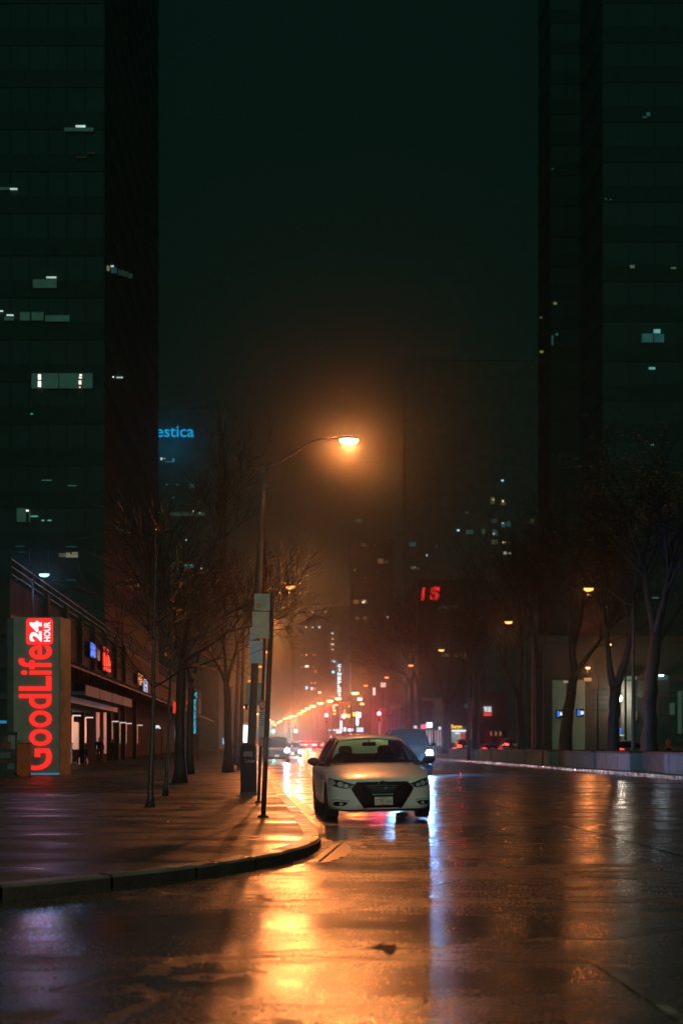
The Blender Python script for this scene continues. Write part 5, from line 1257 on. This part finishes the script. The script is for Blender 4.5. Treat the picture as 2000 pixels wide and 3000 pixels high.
for px in (1436, 1450, 1464): onf(kg, 186, px, px + 3, 2144, 2156, emis('small_amber_lamp', (1., .4, .12), .3), 'wall_lamp', -.3)
for px in (1405, 1440, 1470): onf(kg, 186, px, px + 14, 2142, 2180, M['wglass'], 'window', -.1, .02)
ys = front('shop_building', 'small shop with a glowing yellow name and white light strip, left of the restaurant', 1306, 1384, 2030, 196, 10, M['facade'])
text('sign_lettering', 'Suryn', P(1337, 2130.5, 195.5) - ys.location, UX, UZ, 32 / F * 196, 14 / F * 196, E['yellow'], ys, .03, .05)
onf(ys, 196, 1322, 1364, 2139, 2144, emis('light_strip_white', (.8, .95, 1.), 1.2), 'light_strip', -.3)
onf(ys, 196, 1322, 1362, 2146, 2176, emis('shop_interior_white', (.6, .75, .75), .18, var=.8, scale=1.4), 'shop_window', -.12)
onf(ys, 196, 1332, 1345, 2147, 2151, E['white'], 'window_sign', -.2); onf(ys, 196, 1349, 1362, 2150, 2172, emis('red_window', (1., .08, .08), .4, var=.4), 'window_sign', -.2)
onf(ys, 196, 1328, 1345, 2156, 2167, emis('menu_board', (.5, .7, .6), .3), 'menu_board', -.2)
onf(ys, 196, 1360, 1378, 2063, 2075, emis('teal_sign_dim', (.2, .5, .55), .08, var=.4), 'sign_panel', -.2); onf(ys, 196, 1378, 1385, 2064, 2069, E['cyan'], 'sign_panel', -.2)
sp = front('shop_building', 'pale shop corner with bright white and red lights, right of the pleated facade', 1236, 1300, 2055, 215, 10, M['beige'])
onf(sp, 215, 1249, 1265, 2118, 2132, emis('shop_white_hot', (1., .9, .85), 3.), 'light_panel', -.3); onf(sp, 215, 1232, 1248, 2124, 2135, emis('shop_pink', (1., .1, .2), 1.4), 'sign_panel', -.3)
onf(sp, 215, 1212, 1221, 2127, 2138, E['white'], 'sign_panel', -.3)
for i in range(6): onf(sp, 215, 1272 + i * 4.4, 1275 + i * 4.4, 2080, 2118, mat('facade_fin', (.36, .24, .15), .5), 'fin', -.5)
onf(sp, 215, 1270, 1300, 2052, 2082, mat('sandstone_block', (.42, .27, .16), .6), 'upper_block', -.6)
for i in range(7): onf(sp, 215, 1240 + i * 8, 1244 + i * 8, 2140, 2185, emis('shop_pane_rose', (1., .55, .4), .3, var=.6, scale=1.), 'shop_window', -.2)
onf(sp, 215, 1284, 1291, 2130, 2138, E['white'], 'sign_panel', -.3)
# pleated facade
D = 232; r = thing('pleated_building', 'tall facade of slanted pleated fins glowing orange beside the red traffic light', 'building', (X(1140, D), D, zr(D) + .14), 0, 'buildings across the street')
q = D / F; k = MB(); k.box(-26*q, 60*q, .8, 12, 0, 125*q); k.build('wall', M['beige'], r)
for i in range(5):
    x0 = (-22 + i * 10) * q; sl = (2 + i * 1.5) * q; h = (122 + i * 3) * q
    MB().add([(x0, .78, 0), (x0 + 7*q, -.9, 0), (x0 + 8*q, .78, 0), (x0 + sl, .78, h), (x0 + 7*q + sl, -.9, h), (x0 + 8*q + sl, .78, h)], [(0, 1, 4, 3), (1, 2, 5, 4), (3, 4, 5), (0, 2, 1)]).build('fin', mat('fin_sand', (.5, .34, .2), .6), r)

# street closing buildings with their lit signs, far down the road
fl = front('shop_building', 'far low shop row at the end of the street behind the red traffic light', 842, 962, 2105, 540, 14, M['beige'], zb=1.9)
fr2 = front('shop_building', 'far shop building with stacked white and yellow signs, left of the pleated facade', 992, 1075, 2062, 330, 20, M['beige'], zb=.9)
def shop_sign(label, px0, px1, py0, py1, D, m, group='lit signs far down the street', shape=None, name='shop_sign'):
    c = P((px0 + px1) / 2, (py0 + py1) / 2, D); q = D / F; w, h = (px1 - px0) / 2 * q, (py1 - py0) / 2 * q
    r = thing(name, label, 'sign', c, 0, group)
    MB().box(-w * 1.12, w * 1.12, .02, .25, -h * 1.12, h * 1.12).build('sign_box', M['dark'], r)
    if shape == 'round': MB().prism([(w * math.cos(a), h * math.sin(a)) for a in [2*math.pi*k/18 for k in range(18)]], (0, -.08, 0), UX, UZ, (0, .1, 0)).build('sign_face', m, r)
    elif shape == 'bars':
        for i in range(3): MB().box(-w + i * w * .75, -w + i * w * .75 + w * .45, -.08, .02, -h, h).build('sign_face', m, r)
    else: MB().box(-w, w, -.08, .02, -h, h).build('sign_face', m, r)
    MB().box(-.08, .08, .25, .9, -.08, .08).build('bracket', M['dark'], r)
    return r
wf = emis('far_sign_white', (.9, .92, 1.), 1.6, var=.35, scale=.6); pf_ = emis('far_sign_pale', (1., .8, .75), .7, var=.4, scale=.5); yf = emis('far_sign_yellow', (1., .8, .02), 1.6); cf = emis('far_sign_cyan', (.1, .8, .85), 1.)
for a in ((999, 1013, 2090, 2107, 320, wf, 'square white sign left of the yellow disc'), (1012, 1021, 2093, 2103, 319, yf, 'yellow disc sign between the white squares'), (1021, 1026, 2090, 2105, 318, pf_, 'narrow pale sign right of the yellow disc'),
          (1033, 1041, 2088, 2099, 320, yf, 'second yellow sign, left of the tall white strip'), (1043, 1050, 2086, 2127, 319, wf, 'tall white vertical strip sign nearest the pleated facade'), (1052, 1057, 2087, 2103, 318, wf, 'short white vertical sign beside the tall strip'),
          (996, 1002, 2112, 2146, 321, wf, 'long white vertical strip sign above the white bars'), (1006, 1013, 2132, 2143, 316, wf, 'small white square sign right of the white bars'), (1019, 1034, 2135, 2143, 316, wf, 'low wide white sign between the square and the blue white one'),
          (1044, 1064, 2132, 2145, 316, emis('far_sign_bluewhite', (.5, .75, 1.), 1.2, var=.5, scale=.7), 'blue white patchy sign low beside the pleated facade'), (880, 896, 2096, 2110, 480, pf_, 'pale square sign under the far lamps'), (898, 906, 2097, 2109, 478, pf_, 'smaller pale square sign right of the pale square'),
          (905, 914, 2110, 2128, 470, pf_, 'pale upright sign left of the wide white sign'), (916, 944, 2108, 2116, 472, pf_, 'wide pale fascia sign above the bright white sign'), (926, 952, 2117, 2126, 468, wf, 'wide bright white sign beside the red traffic light pole'),
          (926, 933, 2136, 2148, 460, pf_, 'small pale upright sign low left of the red light pole'), (872, 884, 2160, 2168, 440, wf, 'low white light over the jam, leftmost of three'), (886, 896, 2157, 2166, 438, wf, 'low white light over the jam, middle of three'), (900, 908, 2154, 2162, 436, wf, 'low white light over the jam, rightmost of three'),
          (893, 897, 2128, 2148, 450, wf, 'thin white upright light above the traffic jam'), (974, 984, 2137, 2142, 300, cf, 'small cyan sign right of the cyan sliver'), (961, 969, 2138, 2142, 302, cf, 'cyan sliver sign right of the red light pole'),
          (966, 974, 2154, 2163, 300, emis('far_sign_lilac', (.7, .65, 1.), .8), 'lilac glowing disc low right of the red light pole'), (1026, 1032, 2150, 2158, 300, wf, 'small white light low under the wide white sign'), (1047, 1060, 2045, 2053, 260, wf, 'white light cluster under the far right lamp'),
          (1055, 1066, 2060, 2066, 262, emis('far_sign_amber', (1., .6, .25), 2.), 'amber light pair under the white cluster'), (1092, 1099, 2015, 2037, 205, emis('far_sign_milky', (.9, .9, .85), .9), 'milky white upright light high left of the bare pair of trees'), (1114, 1130, 2000, 2014, 202, emis('far_sign_milky_dim', (.9, .85, .75), .5, var=.5), 'dim milky light patch under the lamp left of the pair'),
          (978, 990, 2064, 2068, 320, emis('far_sign_cream', (1., .75, .45), 1.), 'cream light bar left of the cinema tower foot'), (974, 980, 2066, 2077, 322, MATS['far_sign_cream'], 'cream upright light left of the cream bar'), (1020, 1024, 2068, 2072, 320, MATS['far_sign_amber'], 'single amber lamp above the yellow disc'),
          (976, 983, 2080, 2084, 322, MATS['far_sign_amber'], 'amber lamp left of the white squares'), (976, 983, 2090, 2094, 322, MATS['far_sign_amber'], 'amber lamp lower left of the white squares'), (1007, 1011, 2080, 2088, 318, emis('far_sign_gold', (1., .65, .1), .9), 'golden arch shaped light above the white square')):
    shop_sign(a[6] + ', far down the street', *a[:6], shape='round' if 'disc' in a[6] else None)
shop_sign('three white upright bars low under the long strip sign, far down the street', 985, 1000, 2137, 2149, 317, wf, shape='bars')
# cinema tower sign
D = 330; r = thing('cinema_sign', 'tall dark cinema sign tower with glowing white blue vertical lettering and light lines', 'sign tower', (X(1010, D), D, zr(D)), 0); q = D / F
top = P(0, 1935, D).z - zr(D); k = MB(); k.box(-25*q, 25*q, .1, 4, 0, top); k.build('tower_body', mat('cinema_dark', (.02, .03, .035), .4), r)
z0 = P(0, 2037, D).z - zr(D)
lets = 'CINEPLEX'
for i, ch in enumerate(lets):
    zc = P(0, 1951 + i * 12.1, D).z - zr(D)
    text('letter', ch, (-16*q, .0, zc), UX, UZ, (9.5 if ch != 'I' else 3) * q, 9.2*q, emis('cinema_letters', (.6, .9, 1.), 1.8), r, .04, .06)
MB().box(-24*q, -22.5*q, 0, .1, z0, top).build('light_line', emis('cinema_line_blue', (.08, .5, .75), .5), r)
for x in (-3, 2, 8): MB().box(x*q, (x + 1.4)*q, 0, .1, z0 - 1, top).build('light_line', emis('cinema_line_dim', (.05, .25, .32), .25), r)
for i in range(7):
    zc = P(0, 1976 + i * 9, D).z - zr(D); MB().box(16.6*q, 19*q, -.02, .1, zc - .25, zc + .25).build('letter', MATS['cinema_letters'], r)
MB().box(15*q, 21*q, .0, .09, z0, P(0, 1945, D).z - zr(D)).build('light_line', MATS['cinema_line_blue'], r)

# traffic lights
def signal(label, px, py, D, pxpole, colr, hs=1.15):
    c = P(px, py, D); xp = X(pxpole, D); zb = zr(D) + .1
    r = thing('traffic_light', label, 'traffic light', (xp, D, zb), 0, 'traffic lights down the street')
    h = c.z - zb + 1.2
    MB().tube([(0, .15, 0), (0, .15, h)], [.11, .08], 8).build('pole', M['pole'], r)
    if abs(c.x - xp) > .3: MB().tube([(0, .15, h - .5), ((c.x - xp) * .5, .15, h - .95), (c.x - xp, .15, c.z - zb + .1)], [.07, .05, .04], 6).build('mast_arm', M['pole'], r)
    x = c.x - xp; z = c.z - zb; dz = {'red': 0., 'green': .9}[colr]
    hb = MB().box(x - .22, x + .22, -.12, .12, z + dz - 1.15, z + dz + .25).build('signal_housing', mat('signal_yellow', (.3, .2, .02), .5), r)
    for i, zz in enumerate((0, -.45, -.9)):
        on = (colr == 'red' and i == 0) or (colr == 'green' and i == 2)
        k = MB(); k.prism([(.19 * hs * math.cos(a), .19 * hs * math.sin(a)) for a in [2*math.pi*j/14 for j in range(14)]], (x, -.15, z + dz + zz), UX, UZ, (0, .03, 0))
        k.build('signal_lens', (emis('signal_red', (1., .08, .12), 40) if colr == 'red' else emis('signal_green', (.01, .8, .8), 26)) if on else M['black'], hb)
    point(r, (x, -.35, z), 2800 if colr == 'red' else 2000, (1., .04, .1) if colr == 'red' else (.05, .9, .85), .1, spot=R(60), rot=(R(90), 0, R(180)))
signal('red traffic light on its own thin pole in the middle of the far junction', 956, 2096, 200, 957, 'red')
signal('red traffic light hanging from a long mast arm beside the pleated facade', 1110, 2091, 200, 1188, 'red')
signal('green traffic light nearest the sign poles, far down the street', 801, 2143, 300, 795, 'green', hs=1.25)
signal('green traffic light above the glaring headlights, left of the red one', 866, 2143, 300, 872, 'green', hs=1.25)
sg = thing('street_name_sign', 'small street name blade on the mast arm right of the hanging red light', 'sign', P(1134, 2096, 199.6), 0); q = 200 / F
MB().box(-16*q, 16*q, 0, .04, -2.4*q, 2.4*q).build('blade', mat('street_sign_red', (.2, .05, .06), .5), sg); MB().box(-.03, .03, .0, .3, 2*q, 5*q).build('bracket', M['pole'], sg)
# ------------------------------------------------------------------ people
def skin(name, verts, edges, m, parent, sub=1, root=0):
    me = bpy.data.meshes.new(name); me.from_pydata([v[:3] for v in verts], edges, [])
    ob = bpy.data.objects.new(name, me); col.objects.link(ob); ob.parent = parent
    s = ob.modifiers.new('k', 'SKIN'); s.use_smooth_shade = True
    for i, v in enumerate(verts): me.skin_vertices[0].data[i].radius = (v[3], v[4] if len(v) > 4 else v[3])
    me.skin_vertices[0].data[root].use_root = True
    b = ob.modifiers.new('s', 'SUBSURF'); b.levels = sub; b.render_levels = sub
    bake(ob); ob.data.materials.clear(); ob.data.materials.append(m)
    return ob
SKIN = mat('skin', (.30, .18, .12), .5, var=.08)
HAIR = mat('dark_hair', (.015, .012, .01), .6)
SHOE = mat('dark_shoe', (.012, .012, .012), .5)
def person(label, loc, rz, H, jacket, trousers, stride=.16, armL=(.06, .04), armR=(.06, .04), lean=0.):
    r = thing('person', label, 'person', loc, rz, 'people walking'); r.scale = (H / 1.75,) * 3
    # joints: x right, -y forward
    V = [(0, .0, .95, .13, .10), (0, lean * .3, 1.12, .125, .09), (0, lean * .7, 1.32, .15, .10), (0, lean, 1.45, .075, .07), (0, lean - .01, 1.52, .05), (0, lean - .02, 1.60, .075, .085), (0, lean - .02, 1.69, .07, .08)]
    Ed = [(0, 1), (1, 2), (2, 3), (3, 4), (4, 5), (5, 6)]
    def chain(pts, start):
        a = start
        for p in pts: V.append(p); Ed.append((a, len(V) - 1)); a = len(V) - 1
        return a
    legs = []
    for s, f in ((-1, -stride), (1, stride)):
        i0 = len(V)
        chain([(s*.10, 0, .88, .085), (s*.105, f * .45 - .03, .50, .058), (s*.105, f + .02, .10, .042), (s*.115, f - .06, .04, .04), (s*.12, f - .15, .03, .035)], 0); legs.append(i0)
    arms = []
    for s, (sw_, out) in ((-1, armL), (1, armR)):
        i0 = len(V)
        a = chain([(s*.19, lean, 1.40, .055), (s*(.22 + out), lean + sw_ * .5, 1.12, .043), (s*(.22 + out), lean - sw_ * .8 - .05, .87, .033), (s*(.22 + out), lean - sw_ - .07, .80, .035, .02)], 2); arms.append(i0)
        bx_, by_ = s*(.22 + out), lean - sw_ - .07
        for j, (dx, L) in enumerate(((-.028, .085), (-.010, .097), (.010, .092), (.026, .072))):
            chain([(bx_ + dx * .9, by_ - .005, .765, .011), (bx_ + dx, by_ - .015, .765 - L * .55, .009), (bx_ + dx * .95, by_ - .035, .765 - L, .007)], a)
        chain([(bx_ - s*.035, by_ - .02, .79, .012), (bx_ - s*.05, by_ - .045, .755, .009)], a)
    body = skin('body', V, Ed, SKIN, r)
    # face: nose, eyes, ears
    k = MB(); k.add([(-.012, lean - .095, 1.60), (.012, lean - .095, 1.60), (0, lean - .12, 1.595), (0, lean - .095, 1.64)], [(0, 2, 3), (2, 1, 3), (0, 1, 2)])
    for s in (-1, 1): k.tube([(s*.03, lean - .098, 1.637), (s*.03, lean - .105, 1.637)], .010, 6); k.tube([(s*.082, lean - .01, 1.60), (s*.085, lean - .005, 1.645)], .014, 6)
    k.box(-.022, .022, lean - .104, lean - .09, 1.565, 1.572); k.build('face', SKIN, r)
    hv = [(0, lean - .0, 1.70, .09, .10), (0, lean + .03, 1.64, .085, .085), (0, lean + .05, 1.56, .05, .04)]
    skin('hair', hv, [(0, 1), (1, 2)], HAIR, r)
    jv = [(0, .01, .86, .165, .125), (0, lean * .3, 1.10, .155, .115), (0, lean * .7, 1.32, .18, .125), (0, lean, 1.44, .09, .085)]; je = [(0, 1), (1, 2), (2, 3)]
    for s, (sw_, out) in ((-1, armL), (1, armR)):
        n = len(jv); jv += [(s*.20, lean, 1.39, .075), (s*(.225 + out), lean + sw_ * .5, 1.12, .062), (s*(.22 + out), lean - sw_ * .75 - .05, .88, .05)]; je += [(2, n), (n, n+1), (n+1, n+2)]
    skin('jacket', jv, je, jacket, r)
    tv = [(0, .0, .93, .14, .11)]; te = []
    for s, f in ((-1, -stride), (1, stride)):
        n = len(tv); tv += [(s*.10, 0, .86, .10), (s*.105, f * .45 - .03, .50, .075), (s*.105, f + .02, .11, .06)]; te += [(0, n), (n, n+1), (n+1, n+2)]
    skin('trousers', tv, te, trousers, r)
    for s, f in ((-1, -stride), (1, stride)):
        k = MB(); k.prism([(-.05, 0), (.05, 0), (.045, .08), (-.045, .08)], (s*.115, f + .07, .0), UX, UZ, (0, -.25, 0)); k.build('shoe', SHOE, r, bevel=.015)
    return r
def at(px, py, D, z=.13):
    p = P(px, py, D); p.z = z; return p
DKJ = mat('black_coat', (.02, .02, .022), .8, var=.2); DKT = mat('dark_trousers', (.018, .018, .02), .8)
person('dark silhouetted person in a black coat walking in front of the framed glass door', at(291, 2226, 95), R(20), 1.74, DKJ, DKT, .13, (.10, .03), (-.05, .05))
person('dark silhouetted person in front of the brightly lit entrance wall, right of the other walker', at(330, 2222, 99), R(-160), 1.66, DKJ, DKT, .10, (.05, .03), (.02, .05))
person('person in an orange jacket walking beyond the planters by the thickest trunk', at(1955, 2218, 97, .14), R(110), 1.80, mat('orange_jacket', (.62, .10, .02), .7), DKT, .2, (.2, .05), (-.1, .05), -.06)

# ------------------------------------------------------------------ air, sky, light, camera
hz = MB(); hz.box(-640, 640, -70, 990, -2.5, 190)
hm_ = bpy.data.materials.new('haze'); hm_.use_nodes = True
nt = hm_.node_tree; nt.nodes.clear()
o = nt.nodes.new('ShaderNodeOutputMaterial'); v = nt.nodes.new('ShaderNodeVolumePrincipled')
v.inputs['Color'].default_value = (.93, .95, .93, 1); v.inputs['Density'].default_value = HAZE_D; v.inputs['Anisotropy'].default_value = HAZE_G
nt.links.new(v.outputs[0], o.inputs['Volume'])
hm_.volume_intersection_method = 'FAST' if hasattr(hm_, 'volume_intersection_method') else None
tag(hz.build('haze', hm_), kind='stuff')

w = bpy.data.worlds.new('World'); sc.world = w; w.use_nodes = True
bg = w.node_tree.nodes['Background']; bg.inputs['Color'].default_value = (.13, .65, .47, 1); bg.inputs['Strength'].default_value = .012
w.cycles.sampling_method = 'NONE' if hasattr(w, 'cycles') else 'NONE'
sn = bpy.data.lights.new('night_sky_glow', 'SUN'); sn.energy = SUN_E; sn.angle = R(120); sn.color = (.30, 1., .72)
so_ = bpy.data.objects.new('night_sky_glow', sn); col.objects.link(so_); so_.rotation_euler = (R(42), 0, R(-10))

cam = bpy.data.cameras.new('camera'); co = bpy.data.objects.new('camera', cam); col.objects.link(co)
cam.sensor_fit = 'HORIZONTAL'; cam.sensor_width = 24; cam.lens = F / 2000 * 24
cam.shift_y = (HY - 1500) / 2000
cam.clip_end = 3000; cam.clip_start = .1
cam.dof.use_dof = True; cam.dof.focus_distance = 27; cam.dof.aperture_fstop = 1.8
co.location = (0, 0, CH); co.rotation_euler = (R(90), 0, 0)
sc.camera = co
sc.view_settings.view_transform = 'Standard'; sc.view_settings.look = 'None'; sc.view_settings.exposure = 0; sc.view_settings.gamma = 1
sc.render.engine = 'CYCLES'
cy = sc.cycles
cy.max_bounces = 6; cy.diffuse_bounces = 2; cy.glossy_bounces = 3; cy.transmission_bounces = 4; cy.transparent_max_bounces = 12; cy.volume_bounces = 0
cy.caustics_reflective = False; cy.caustics_refractive = False
cy.sample_clamp_indirect = 4; cy.sample_clamp_direct = 0
cy.use_light_tree = True
cy.use_denoising = DENOISE
try: cy.denoiser = 'OPENIMAGEDENOISE'
except Exception: pass
